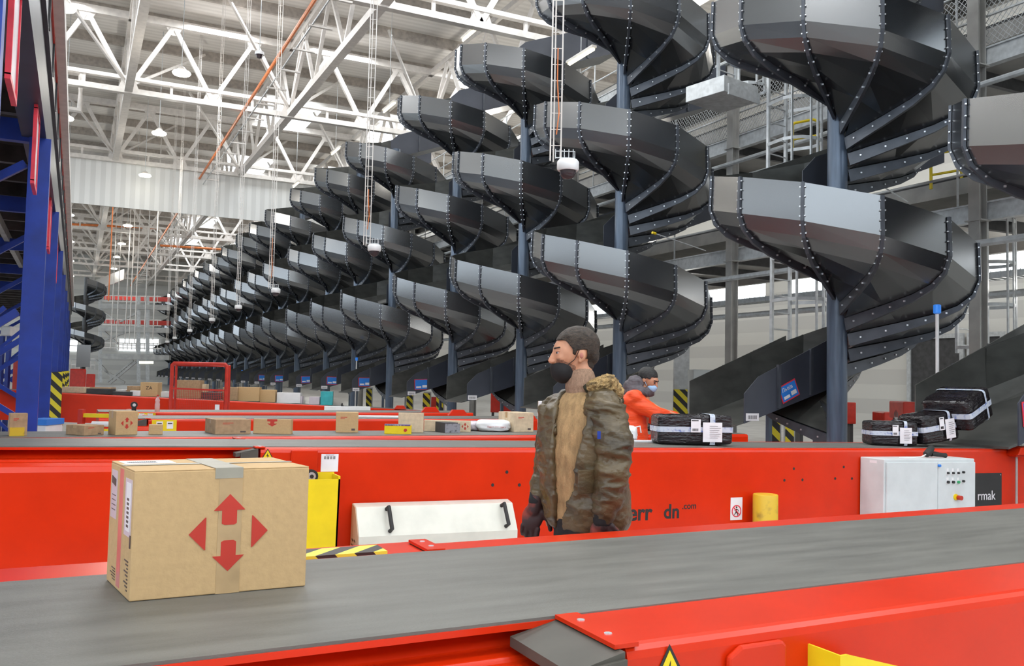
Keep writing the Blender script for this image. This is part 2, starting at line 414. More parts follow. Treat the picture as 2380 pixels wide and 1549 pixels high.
# hanging rods seen as thin vertical lines under the far roof
# ================================================================ SPIRAL CHUTES
RAD, PIT, SX = 1.51, 2.18, 8.17
DZ = PIT/12
PROF = [(1.504, 0), (1.515, -.42), (1.45, -.58), (1.30, -.70), (1.06, -.79), (.68, -.88), (.12, -1.0)]
def sect(dz):
    m = MB(); a1 = radians(30); k = len(PROF)
    outer = [(r*cos(a), r*sin(a), z-dz*(a > 0)) for a in (0, a1) for r, z in PROF]
    inner = [((r-.012)*cos(a), (r-.012)*sin(a), z-dz*(a > 0)+(.012 if i > 1 else .0)) for a in (0, a1) for i, (r, z) in enumerate(PROF)]
    m.mt(0).add(outer, [(i, i+1, k+i+1, k+i) for i in range(k-1)])
    m.mt(1).add(inner, [(i, k+i, k+i+1, i+1) for i in range(k-1)])
    m.mt(0).add([outer[0], outer[k], inner[k], inner[0]], [(0, 1, 2, 3)])
    return m
def make_sect(dz):
    me = bpy.data.meshes.new('chute_section'); m = sect(dz); me.from_pydata(m.v, [], m.f)
    me.materials.append(M['chute']); me.materials.append(M['chin']); me.polygons.foreach_set('material_index', m.m); return me
SECT = make_sect(DZ); SECT2 = make_sect(DZ+.10)
def flange_mesh(bolts=True):
    m = MB(); k = len(PROF); off = []
    w = [.026, .026, .035, .055, .08, .11, .15]
    for i, (r, z) in enumerate(PROF):
        a = Vector(PROF[max(i-1, 0)]); b = Vector(PROF[min(i+1, k-1)]); d = (b-a).normalized(); n = Vector((-d.y, d.x))
        if n.x < 0 and i < 2: n = -n
        if n.y > 0: n = -n
        if i < 2: n = Vector((1, 0))
        off.append((r+n.x*w[i], z+n.y*w[i]))
    vs = []
    for y in (-.018, .018):
        vs += [(r, y, z) for r, z in PROF] + [(r, y, z) for r, z in off]
    fs = []
    for i in range(k-1):
        fs += [(i, i+1, k+i+1, k+i), (2*k+i, 3*k+i, 3*k+i+1, 2*k+i+1), (k+i, k+i+1, 3*k+i+1, 3*k+i)]
    fs.append((0, k, 3*k, 2*k)); m.add(vs, fs)
    if bolts:
        m.mt(1); tot = 0
        pts = [((PROF[i][0]+off[i][0])/2, (PROF[i][1]+off[i][1])/2) for i in range(k)]
        for i in range(k-1):
            a = Vector(pts[i]); b = Vector(pts[i+1]); n = max(1, round((b-a).length/(.105 if i < 3 else .24)))
            for j in range(n):
                p = a+(b-a)*((j+.5)/n); q = .0065 if i < 3 else .009
                m.box(p.x-q, p.x+q, -.034, .034, p.y-q, p.y+q)
    me = bpy.data.meshes.new('flange'); me.from_pydata(m.v, [], m.f)
    me.materials.append(M['flange']); me.materials.append(M['bolt']); me.polygons.foreach_set('material_index', m.m); return me
FLG = flange_mesh()
def link(name, me, parent, loc=(0, 0, 0), rz=0):
    o = bpy.data.objects.new(name, me); COL.objects.link(o); o.parent = parent; o.location = loc; o.rotation_euler = (0, 0, rz); return o
def slide(root, x0, z0, x1, z1, y0, y1, w0, w1, name='slide_wall'):
    """straight trough along x from high (x1,z1) to low (x0,z0); z is the wall top, w0/w1 the wall height at the low and high end"""
    n = 3 if abs(x1-x0) > 1.6 else 2
    for side, (ya, yb) in (('near', (y0-.012, y0)), ('far', (y1, y1+.012))):
        if side == 'near' : m = MB().prism([(x0, z0-.16), (x0+.22, z0+.05), (x1, z1), (x1, z1-w1), (x0, z0-w0)], ya, yb, 'y')
        else: m = MB().prism([(x0-.05, z0-.02), (x0+.2, z0+.08), (x1, z1), (x1, z1-w1), (x0-.05, z0-w0)], ya, yb, 'y')
        o = m.build(name, 'chout' if side == 'near' else 'chin', root)
        for i in range(1, n):
            x = x0+(x1-x0)*i/n; z = z0+(z1-z0)*i/n; w = w0+(w1-w0)*i/n
            s_ = -1 if side == 'near' else 1
            MB().box(x-.02, x+.02, min(ya+.03*s_, yb), max(ya, yb)+(.03 if s_ > 0 else 0), z-w+.02, z-.01).build('wall_stiffener', 'flange', o)
    MB().prism([(x0-.12, z0-w0-.03), (x0, z0-w0), (x1, z1-w1), (x1, z1-w1+.02), (x0, z0-w0+.02), (x0-.12, z0-w0-.01)], y0, y1, 'y').build('slide_floor', 'chin', root)
SC = 1.2
TZ = lambda z: CAMZ+(z-CAMZ)*SC
def build_spiral(name, label, loc, detail=True, tiers=3, infeed=True, output=True, rot=0, ztop=8.25):
    root = thing(name, label, 'spiral chute', loc, rot, 'spiral parcel chutes in the long row')
    root.scale = (SC, SC, SC)
    MB().lathe([(.118, .2583), (.118, ztop)], 20).build('centre_pole', 'pole', root, True)
    # wall top height: 4.1 at alpha=148; sections start at alpha=90+30k, end 450
    a0, a1 = 90-360*(tiers-1), 450
    al = a0; z = 4.1 + PIT*(148-a0)/360
    while al < a1:
        last = al >= 360
        s = link('chute_section', SECT2 if last else SECT, root, (0, 0, z), radians(al))
        link('flange', FLG, s)
        z -= DZ+(.10 if last else 0); al += 30
    link('end_flange', FLG, root, (0, 0, z), radians(al))
    zb = z
    if output:
        slide(root, 7.2-SX, 1.60, 8.8-SX, 1.60+.40*1.6, .53, 1.50, .52, .66)
        for y in (.6, 1.45): MB().box(.25, .31, y-.03, y+.03, .2583, 1.3).build('slide_leg', 'pole', root)
    if infeed:
        for t in range(tiers):
            zt = 4.45+PIT*t
            slide(root, 0.02, zt, 2.7, zt+.38*2.68, .60, 1.50, .72, .72, 'infeed_wall')
    return root
YS = [4.25, 7.67]
for i in range(8):
    b = 12.37+12.0*i
    YS += [b, b+3.63, b+7.28]
YS = [y for y in YS if y < 92]
sp0 = build_spiral('spiral_chute', 'black sheet-metal spiral chute cut by the right edge of the photo', (SX*SC, YS[0]*SC, TZ(0)))
def placard(root, x, y, z, s=.26, tilt=-.45, txt=''):
    e = MB().box(-s/2, s/2, -.006, 0, -s*.36, s*.36).mt(1).box(-s/2+.015, s/2-.015, -.008, -.002, -s*.36+.015, s*.36-.015)
    e.mt(2).box(.02, s/2-.04, -.010, -.004, -s*.22, -s*.05).box(-s/2+.04, -.01, -.010, -.004, -s*.24, -s*.12)
    o = e.build('placard', ['pink', 'sblue', 'paper'], root, loc=(x, y, z), rot=(0, tilt, 0)); o['label'] = 'blue placard with red border'
    if txt: text('lettering', txt, s*.24, 'paper', o, (-.02, -.012, s*.14), (pi/2, 0, 0))
for i, y in enumerate(YS[1:]):
    r = dup(sp0); r.location = (SX*SC, y*SC, TZ(0))
    nb = ['nearest whole', 'second', 'third', 'fourth', 'fifth', 'sixth', 'seventh', 'eighth', 'ninth', 'tenth'] + ORD[10:]
    r['label'] = 'black sheet-metal spiral chute, %s from the right in the long row' % nb[i]
    if i == 0: placard(r, 7.90-SX, .514, 1.48, .30, -.42, 'Львів')
    if i in (3, 4, 5, 6, 7, 8): placard(r, -.6, .514, 1.38, .36, -.05+.03*(i % 3))
    tg = MB().box(-.10, .10, -.004, 0, -.045, .045).mt(1)
    for q in range(9): tg.box(-.07+q*.016, -.064+q*.016, -.006, -.003, -.025, .02)
    o = tg.build('number_tag', ['paper', 'ink'], r, loc=(-.85, .514, 1.16)); o['label'] = 'white barcode tag'
placard(sp0, -.78, .514, 1.36, .3, -.1)
# loose strut with yellow sleeve and beacons by the chutes
bc0 = None
for i, (px, py, dd, top) in enumerate(((2178, 710, 11.2, 0), (829, 832, 33, 0), (563, 861, 53, 0))):
    p = at_d(px, py, dd)
    b_ = thing('beacon', 'blue signal beacon on a white post %s' % ['beside the rightmost slide', 'by the middle of the chute row', 'at the far part of the chute row'][i], 'beacon', (p.x, p.y, 0))
    MB().tube([(0, 0, 0), (0, 0, p.z-.1)], .022, 8).build('post', 'plastic', b_, True)
    MB().lathe([(.03, -.11), (.047, -.10), (.047, .0), (.03, .01)], 12).build('lamp', 'blueled', b_, True, loc=(0, 0, p.z))
# far spiral beyond the blue platform
def spiral_small():
    p = at_d(196, 780, 72)
    r = thing('spiral_chute', 'distant black spiral chute standing alone beside the blue platform', 'spiral chute', (p.x, p.y, 0), 0)
    MB().lathe([(.2, 0), (.2, 9.2)], 12).build('centre_pole', 'dark', r, True)
    al = -450; z = 9.3-.3
    for k in range(28):
        s = link('chute_section', SECT, r, (0, 0, z-.182*k), radians(al+30*k)); link('flange', FLG, s)
    MB().prism([(0, 8.8), (2.8, 10.2), (2.8, 9.3), (0, 7.9)], .7, 1.5, 'y').build('infeed_wall', 'chute', r)
    MB().box(-.5, .5, -1.5, -.6, 1.8, 3.6).build('outlet', 'chute', r)
spiral_small()
# ================================================================ SORTER DECKS AND LADDERS BEHIND THE CHUTES
XD = 11.2*SC
for i, (zt, nm) in enumerate(((TZ(4.16), 'lowest'), (TZ(6.34), 'middle'), (TZ(8.52), 'top'))):
    d = thing('sorter_deck', 'long grey steel deck behind the chutes, %s of three levels' % nm, 'deck', (XD, 2, zt), group='sorter decks')
    MB().box(0, .12, 0, 112, -.32, 0).box(-.02, 0, 0, 112, -.03, 0).box(-.02, 0, 0, 112, -.32, -.29).build('edge_beam', 'galv', d)
    MB().box(3.4, 3.55, 0, 112, -.32, 0).build('back_beam', 'galvd', d)
    MB().box(.15, 3.4, 0, 112, -.08, -.03).build('deck_plate', 'galvd', d)
    jb = MB().box(.12, 3.4, 0, .1, -.30, -.08).build('joist', 'dark', d); rep(jb, [(0, 2*k, 0) for k in range(1, 56)])
    MB().box(1.0, 2.6, 0, 112, .45, .75).build('sorter_frame', 'galvd', d)
    MB().box(1.1, 2.5, 0, 112, .75, .85).build('sorter_belt', 'dark', d)
    g = MB().tube([(.06, 0, 1.1), (.06, 112, 1.1)], .024, 6).tube([(.06, 0, .55), (.06, 112, .55)], .024, 6)
    gp_ = MB().tube([(.06, 0, 0), (.06, 0, 1.1)], .02, 5).build('guard_post', 'galv', d); rep(gp_, [(0, 2*k, 0) for k in range(1, 56)])
    g.build('guard_rail', 'galv', d)
    if i == 1:
        w = MB()
        for k in range(120):
            y = 6+k*.1
            w.bar((.06, y, .05), (.06, y+.9, 1.05), .008, .008).bar((.06, y+.9, .05), (.06, y, 1.05), .008, .008)
        w.build('wire_mesh', 'galv', d)
cn = ['nearest', 'second', 'third', 'fourth', 'fifth', 'sixth', 'seventh', 'eighth', 'ninth', 'tenth', 'eleventh', 'twelfth', 'thirteenth', 'fourteenth', 'fifteenth', 'sixteenth']
c0 = None
for i, y in enumerate([9.5, 15.6, 22.8, 30, 37.2, 44.4, 51.6, 58.8, 66, 73.2, 80.4, 87.6, 94.8]):
    m = MB().box(-.1, .1, -.012, .012, 0, 12.6).box(-.1, -.08, -.1, .1, 0, 12.6).box(.08, .1, -.1, .1, 0, 12.6)
    for z in (4.36, 6.97, 9.59): m.box(-.13, .13, -.15, .15, z-.02, z)
    if c0 is None: c0 = m.build('deck_column', 'galvd'); o = c0
    else: o = c0.copy(); COL.objects.link(o)
    o.location = (XD-.12, y, 0)
    tag(o, 'grey steel deck column behind the chutes, %s from the camera' % cn[i], 'column', 'deck columns')
def ladder(loc, z0, z1, label, rz=0):
    r = thing('caged_ladder', label, 'ladder', loc, rz, 'caged ladders'); r.scale = (SC, SC, 1)
    MB().box(-.25, -.20, -.02, .02, z0, z1).build('rail', 'galv', r); MB().box(.20, .25, -.02, .02, z0, z1).build('rail', 'galv', r)
    z = z0+.15
    while z < z1: MB().tube([(-.22, 0, z), (.22, 0, z)], .014, 6).build('rung', 'galv', r); z += .3
    zc = max(z0, 2.3)
    hoop = [(-.25, 0)] + [(.36*-cos(t), -.36-.36*sin(t)) for t in [pi*k/8 for k in range(9)]] + [(.25, 0)]
    c = MB(); z = zc
    while z <= z1:
        for a, b in zip(hoop[:-1], hoop[1:]): c.bar((a[0], a[1], z), (b[0], b[1], z), .006, .06)
        z += .75
    for k in (2, 4, 5, 6, 8): c.box(hoop[k][0]-.02, hoop[k][0]+.02, hoop[k][1]-.01, hoop[k][1]+.01, zc, z1)
    c.build('cage', 'galv', r)
p = at_d(1805, 500, 16.2); ladder((p.x, p.y, 0), 4.5, TZ(6.9), 'caged grey ladder seen above the lowest bright chute turn, left of the nearest pole', .2)
p = at_d(1815, 700, 15.7); ladder((p.x, p.y, 0), 2.1, TZ(3.95), 'lower caged ladder left of the nearest chute pole', .2)
p = at_d(2240, 700, 16); ladder((p.x, p.y, 0), 2.2, 4.6, 'short caged ladder behind the rightmost slide', .2)
p = at_d(1690, 150, 17.0); ladder((p.x, p.y, 0), TZ(6.3), TZ(9.2), 'highest caged ladder between the two nearest chutes', .2)
p = at_d(1683, 215, 16.1)
cb = thing('steel_platform', 'small grey box platform hanging beside the caged ladders', 'platform', p, .2)
MB().box(-.5, .5, -.4, .5, -.18, .12).build('frame', 'galv', cb, bevel=.01); MB().box(-.4, .5, -.43, -.40, -.22, -.02).build('side_plate', 'galv', cb)
def yrail(px0, py0, px1, py1, dd, label):
    a = at_d(px0, py0, dd); b = at_d(px1, py1, dd)
    w = abs(px1-px0)*dd/F; h = abs(py1-py0)*dd/F
    r = thing('yellow_handrail', label, 'handrail', (a.x, a.y, min(a.z, b.z)), -YAW)
    MB().tube([(0, 0, 0), (0, 0, h*.8), (.03, 0, h*.87), (w*.8, 0, h), (w-.03, 0, h*.97), (w, 0, h*.9), (w, 0, 0)], .028, 8).build('hoop', 'yellow', r, True)
    MB().tube([(0, 0, h*.35), (w, 0, h*.5)], .024, 8).build('mid_bar', 'yellow', r, True)
yrail(1842, 350, 1902, 275, 17, 'yellow tubular handrail behind the caged ladder')
yrail(2164, 440, 2236, 345, 16, 'yellow tubular handrail under the rightmost upper chute')
yrail(2142, 300, 2200, 190, 19, 'yellow tubular handrail glimpsed behind the nearest spiral')
# service pipes and cable trays behind
for i, (x, z, r_) in enumerate(((13.2, TZ(3.55), .06), (13.3, TZ(5.45), .06), (13.2, TZ(5.75), .05), (13.2, TZ(7.75), .06), (15, TZ(3.0), .07))):
    tag(MB().tube([(x, 2, z), (x, 90, z)], r_, 8).build('service_pipe', 'galv', smooth=True), 'long grey service pipe behind the chutes, %s counted upward' % ['second', 'third', 'fourth', 'topmost', 'lowest'][i], 'pipe', 'service pipes')
ct = thing('cable_tray', 'wire cable tray hanging under the lowest deck behind the chutes', 'cable tray', (15.8, 5, TZ(3.35)))
m = MB().box(0, .02, 0, 40, 0, .12).box(.4, .42, 0, 40, 0, .12)
for k in range(200): m.box(0, .42, k*.2, k*.2+.012, 0, .012).box(-.004, .004, k*.2, k*.2+.012, 0, .14)
m.build('wire_mesh', 'galv', ct)
# struts with yellow sleeves
for i, (a, b) in enumerate((((1516, 541), (1640, 583)), ((2020, 414), (2110, 470)))):
    dd = 16.5 if i == 0 else 13.4
    p = at_d(a[0], a[1], dd); q = at_d(b[0], b[1], dd+.8)
    r = thing('stay_rod', 'thin steel stay rod with yellow sleeve tied to the %s spiral' % ['second', 'nearest whole'][i], 'rod', p)
    MB().tube([(0, 0, 0), q-p], .012, 6).build('rod', 'galv', r); MB().tube([(0, 0, 0), (q-p)*.06], .026, 8).build('sleeve', 'yellow', r)
# lower steel columns with hazard guards, red machines and pallets deep behind the slides
hp = None
for i, (px, dd, w, ht) in enumerate(((1583, 21, .36, 2.7), (1803, 14.8, .15, 1.1), (1835, 16.4, .17, 1.05), (994, 28, .24, 1.1), (1025, 29, .24, 1.1), (860, 36, .24, 1.1), (2245, 17, .17, 1.1), (955, 33, .24, 1.1))):
    p = at_d(px, 900, dd)
    r = thing('hazard_column', 'grey steel column with yellow-black guard, %s' % ['behind the worker in orange', 'left of the nearest chute pole', 'just right of another by the nearest pole', 'behind the fourth slide', 'right of the one behind the fourth slide', 'behind the sixth slide', 'behind the rightmost chute', 'behind the fifth slide'][i], 'column', (p.x, p.y, 0), -YAW, 'hazard-marked columns')
    MB().box(-w/2, w/2, -.07, .07, 0, ht).build('shaft', 'galv', r)
    MB().box(-w/2-.015, w/2-.03, -.10, -.07, 0, min(ht-.05, 1.4)).build('guard', 'hazv', r)
MM = [('red_machine', 'redm', (2055, 960), (2140, 1000), 15, 'red conveyor drive seen right of the nearest chute pole'),
      ('red_machine', 'redm', (1860, 935), (1990, 985), 16, 'red conveyor section seen left of the nearest chute pole'),
      ('red_machine', 'redm', (2100, 935), (2140, 975), 13, 'red box machine beside the rightmost slide'),
      ('red_machine', 'redm', (1140, 900), (1210, 960), 21, 'red machine glimpsed left of the third chute pole'),
      ('red_machine', 'redm', (1000, 925), (1030, 958), 26, 'small red machine behind the fourth slide'),
      ('grey_cabinet', 'cab', (1610, 860), (1660, 960), 16, 'grey cabinet behind the big far slide wall of the nearest chute')]
for nm, mt, a, b, dd, lb in MM:
    dd *= SC; p = at_d((a[0]+b[0])/2, b[1], dd); w = (b[0]-a[0])*dd/F; h = (b[1]-a[1])*dd/F
    r = thing(nm, lb, 'machine', (p.x, p.y, 0), -YAW)
    MB().box(-w/2, w/2, 0, .6, max(.3, p.z), max(.35, p.z)+h).build('body', mt, r, bevel=.02)
    MB().tube([(-w/2, .3, p.z+h*.2), (w/2, .3, p.z+h*.2)], .09, 10).build('roller', 'galv', r, True)
    MB().box(-w/2+.03, -w/2+.1, .1, .5, 0, p.z+.1).build('leg', 'dark', r); MB().box(w/2-.1, w/2-.03, .1, .5, 0, p.z+.1).build('leg', 'dark', r)
# dock doors in the right wall region
for i, (px0, px1) in enumerate(((2120, 2235), (2262, 2330))):
    a = on_x(px0, 1000, 26.9); b = on_x(px1, 1000, 26.9)
    o = struct(MB().box(26.86, 26.99, b.y, a.y, 0, 3.3).build('door_%d' % (i+1), 'dark'))
    struct(MB().box(26.8, 26.88, b.y-.15, b.y, 0, 3.45).box(26.8, 26.88, a.y, a.y+.15, 0, 3.45).box(26.8, 26.88, b.y, a.y, 3.3, 3.45).build('door_frame', 'galv', o))
# ================================================================ BLUE PLATFORM ON THE LEFT
XB = -.42
pf = thing('storage_platform', 'large dark platform on blue columns at the left edge', 'platform', (XB, 0, 0))
ZB = 4.2
MB().box(-.25, 0, 4, 58, ZB, ZB+.62).box(-.30, .04, 4, 58, ZB+.62, ZB+.66).build('edge_beam', 'navy', pf)
e = MB().box(.0, .05, 5, 5.08, ZB+.66, ZB+1.3).build('railing_post', 'dark', pf); rep(e, [(0, 1.5*k, 0) for k in range(1, 36)])
MB().box(0, .03, 4, 58, ZB+.66, ZB+1.08).build('kick_panel', 'navy', pf); MB().box(.03, .05, 4, 58, ZB+1.02, ZB+1.07).build('red_edge_strip', 'redm', pf)
MB().box(.03, .15, 4, 58, ZB+1.1, ZB+1.3).build('light_rail', 'white', pf)
MB().box(-11, -.25, 4, 58, ZB+.55, ZB+.62).build('deck_plate', 'deck', pf)
bm_ = MB().box(-11, -.25, 4.5, 4.62, ZB+.3, ZB+.55).build('cross_joist', 'deck', pf); rep(bm_, [(0, 1.4*k, 0) for k in range(1, 38)])
gm = MB().box(-1.1, -1.0, 4, 58, ZB+.12, ZB+.3).build('cable_ladder', 'galvd', pf); rep(gm, [(-2.2*k, 0, 0) for k in range(1, 5)])
hb = MB().box(-11, -.05, 11.34, 11.46, ZB-.05, ZB+.2).build('cross_beam', 'blue', pf); rep(hb, [(0, y-11.4, 0) for y in (16.6, 22, 27.5, 33)])

cy = [6.0, 11.4, 16.6, 22, 27.5, 33, 38.5, 44, 55]
colm = MB().box(-.11, -.085, -.1, .1, 0, 4.2).box(.085, .11, -.1, .1, 0, 4.2).box(-.09, .09, -.1, -.08, 0, 4.2).box(-.16, .16, -.16, .16, 0, .02)
for i, y in enumerate(cy):
    x = -.06 if i else -.17
    if i == 0: base = colm.build('column', 'blue', pf, loc=(x, y, 0))
    else: o = base.copy(); COL.objects.link(o); o.location = (x, y, 0)
    if 3 <= i <= 7: MB().box(-.17, .17, -.2, -.15, 0, 1.5).build('column_guard', 'hazv', pf, loc=(x+.05, y, 0))
# diagonal braces
for i, y in enumerate(cy[1:6]):
    br = MB().bar((-.2, y, 3.9), (-2.6, y, 2.2), .09, .09).bar((-2.6, y+.1, 2.2), (-.2, y+.1, .6), .09, .09).bar((-.2, y, 2.2), (-2.8, y, .2), .09, .09)
    br.build('brace', 'blue', pf)
for i in range(3):
    y = 14+6*i
    MB().bar((-2.8, y, .1), (-.5, y, 2.4), .1, .06).bar((-2.8, y, 2.4), (-.5, y, .1), .1, .06).box(-2.9, -2.8, y-.05, y+.05, 0, 3.9).box(-5.2, -5.1, y-.05, y+.05, 0, 3.9)\
        .bar((-5.1, y, .1), (-2.9, y, 2.4), .1, .06).bar((-5.1, y, 2.4), (-2.9, y, .1), .1, .06).build('rack_frame', 'blue', pf)
# things stored under the platform
for i, (px, py, w, h, mt, lb) in enumerate(((12, 770, .12, .12, 'plastic', 'white crate shelf under the platform'), (42, 870, .14, .4, 'redm', 'dark red bin under the platform'), (85, 862, .16, .4, 'redm', 'dark red bin between the blue columns'))):
    p = at_d(px, py, 21); r = thing('storage_bin', lb, 'bin', (p.x, p.y, 0), -YAW)
    MB().box(-w, w, 0, .5, p.z-h, p.z+h).build('body', mt, r, bevel=.03); MB().box(-w, -w+.08, 0, .1, 0, p.z-h).box(w-.08, w, 0, .1, 0, p.z-h).build('legs', 'blue', r)
# red-framed notices hanging on the edge beam
for i, (y, z) in enumerate(((6.4, 4.55), (9.9, 3.95), (13.6, 4.05), (15.2, 3.8), (20.5, 3.7), (23, 3.7), (26.5, 3.6), (31, 3.6), (36, 3.6))):
    r = thing('hanging_notice', 'red-framed notice on the blue platform edge, %s from the camera' % ORD[i], 'notice', (XB-.06, y, 3.83), 0, 'red-framed notices')
    MB().box(.0, .012, 0, .6, -.4, .35).build('board', 'lilac', r)
    MB().box(-.01, .025, -.03, .63, .33, .37).box(-.01, .025, -.03, .63, -.43, -.39).box(-.01, .025, -.03, .01, -.40, .34).box(-.01, .025, .60, .63, -.40, .34).build('frame', 'pink', r)
# ---------------------------------------------------------------- far end platforms and stairs
fe = thing('steel_gantry', 'grey multi-level gantry with railings and stairs at the far end', 'gantry', (0, 0, 0))
def fp_(px, py, d=80): return at_d(px, py, d)
def fbar(m, a, b, w, d=80): m.bar(fp_(*a, d), fp_(*b, d), w, w)
m = MB()
for px in (233, 322, 343): fbar(m, (px, 690), (px, 890), .3)
m.build('posts', 'galv', fe)
m = MB()
for y0 in (712, 765, 828): fbar(m, (232, y0), (395, y0+4), .45)
m.build('floor_beams', 'galvd', fe)
m = MB()
for y0 in (687, 700, 742, 755, 797, 808): fbar(m, (232, y0), (375, y0+3), .09)
for k in range(14):
    for y0 in (687, 742, 797): fbar(m, (236+10*k, y0), (236+10*k, y0+16), .07)
m.build('railings', 'white', fe)
for a, b in (((240, 725), (270, 745)), ((318, 728), (280, 748)), ((240, 770), (275, 800)), ((300, 770), (245, 790)), ((310, 838), (250, 888)), ((316, 842), (256, 892)), ((240, 860), (290, 890)), ((165, 835), (225, 838)), ((225, 838), (262, 880))): m = MB(); fbar(m, a, b, .16); m.build('brace', 'galvd', fe)
for k in range(10): m = MB(); fbar(m, (252+6*k, 884-4.6*k), (262+6*k, 884-4.6*k), .1); m.build('stair_step', 'galvd', fe)
m = MB(); fbar(m, (165, 834), (222, 835), .08); fbar(m, (165, 848), (222, 849), .08)
for k in range(7): fbar(m, (166+9*k, 834), (166+9*k, 860), .08)
m.build('left_railing', 'white', fe)
for i, y0 in enumerate((692, 747)):
    a, b = fp_(245, y0, 83), fp_(395, y0+5, 83)
    tag(MB().bar(a, b, .5, .42).build('red_conveyor', 'redm'), 'distant red conveyor on the %s level of the gantry' % ('upper', 'middle')[i], 'conveyor')
tag(MB().bar(fp_(325, 843, 70), fp_(355, 843, 70), .25, .2).build('tube_lamp', 'tube'), 'bright tube lamp at the far end under the gantry', 'lamp')
for i, (x0, x1, y0, dd) in enumerate(((160, 197, 860, 34), (198, 219, 872, 36))):
    p = at_d((x0+x1)/2, 905, dd); w = (x1-x0)*dd/F; h = (910-y0)*dd/F
    r = thing('red_screen', '%s dark red screen standing beyond the orange conveyor' % ('larger', 'smaller')[i], 'screen', (p.x, p.y, 0), -YAW)
    MB().box(-w/2, w/2, 0, .08, .2, p.z+h-.05).build('panel', 'redm', r, bevel=.04); MB().box(-w/2, -w/2+.08, 0, .3, 0, .2).box(w/2-.08, w/2, 0, .3, 0, .2).build('feet', 'dark', r)
# hanging camera ladders
cams = [(1320, 390, 1291), (870, 580, 861), (641, 678, 636), (554, 716, 554), (493, 745, 493), (441, 770, 441), (406, 787, 407), (389, 796, 390)]
pos = [' in front of the second spiral, largest', 'second from the right', 'third from the right', 'fourth from the right', 'fifth from the right', 'sixth from the right', 'seventh from the right', 'farthest of those hanging in the row']
for i, (px, py, pl) in enumerate(cams):
    dd = (F*3.94)/(cos(YAW)*(px-180)); dd = F*3.94/(.896*(px-180))
    p = at_d(px, py, dd)
    r = thing('security_camera', 'white dome security camera hanging on a wire ladder, %s' % pos[i].strip(), 'camera', p, 0, 'hanging dome cameras')
    MB().lathe([(.0, .07), (.085, .07), (.10, .05), (.10, -.015), (.09, -.03), (0, -.03)], 24).build('housing', 'plastic', r, True)
    MB().lathe([(.075, -.03), (.074, -.05), (.062, -.08), (.035, -.102), (.0, -.108)], 20).build('dome', 'smoke', r, True)
    ax = Vector((cos(YAW), -sin(YAW), 0)); o_ = -ax*(.115 if i < 3 else .02)
    lad = MB(); hw = .048; zt = 15.42-p.z
    for s_ in (-1, 0, 1): lad.tube([o_+ax*hw*s_+Vector((0, .04*(s_ == 0), .06)), o_+ax*hw*s_+Vector((0, .04*(s_ == 0), zt))], .0075, 5)
    z = .2
    while z < zt: lad.tube([o_-ax*hw+Vector((0, 0, z)), o_+ax*hw+Vector((0, 0, z))], .004, 4); z += .15
    lad.build('wire_ladder', 'white', r)
    ar = MB()
    for s_ in (0, .06): ar.tube([o_+Vector((0, 0, .09+s_)), ax*.06+Vector((0, 0, .09+s_)), ax*.06+Vector((0, 0, .06))], .005, 5)
    for q in range(5): ar.tube([o_+ax*(.04*q)+Vector((0, 0, .08)), o_+ax*(.04*q)+Vector((0, 0, .17))], .004, 4)
    ar.build('bracket', 'galv', r)
    if i < 3: MB().tube([o_+Vector((0, -.01, .3)), o_+ax*.02+Vector((0, -.01, .5)), o_+Vector((0, -.01, .8)), o_+Vector((0, -.01, (1.1, .9, 1.2)[i]))], .006, 6).build('cable', 'orange', r)
p = at_d(603, 128, 24); r = thing('security_camera', 'small white dome camera up under the orange pipe', 'camera', p)
MB().lathe([(0, .09), (.12, .09), (.13, 0), (0, 0)], 16).build('housing', 'plastic', r, True); MB().lathe([(.1, 0), (.07, -.08), (0, -.1)], 16).build('dome', 'smoke', r, True)
MB().tube([(0, 0, .09), (0, 0, 14.9-p.z)], .01, 5).build('hanger', 'galv', r)
# thin hanging rods in the far hall
rr = None
for i, (px, y0, y1, dd) in enumerate(((290, 660, 800, 60), (300, 660, 800, 62), (312, 655, 800, 64), (257, 648, 810, 66), (270, 650, 800, 66), (355, 655, 790, 50), (335, 655, 790, 58), (252, 630, 700, 50))):
    a = at_d(px, y1, dd)
    m = MB().tube([(0, 0, 0), (0, 0, 15.42-a.z)], .035, 5)
    o = m.build('hanging_rod', 'orange' if i == 7 else 'white', loc=a)
    tag(o, 'thin %s rod hanging from the roof at the far end' % ('orange' if i == 7 else 'white'), 'rod', 'orange rod' if i == 7 else 'hanging rods at the far end')
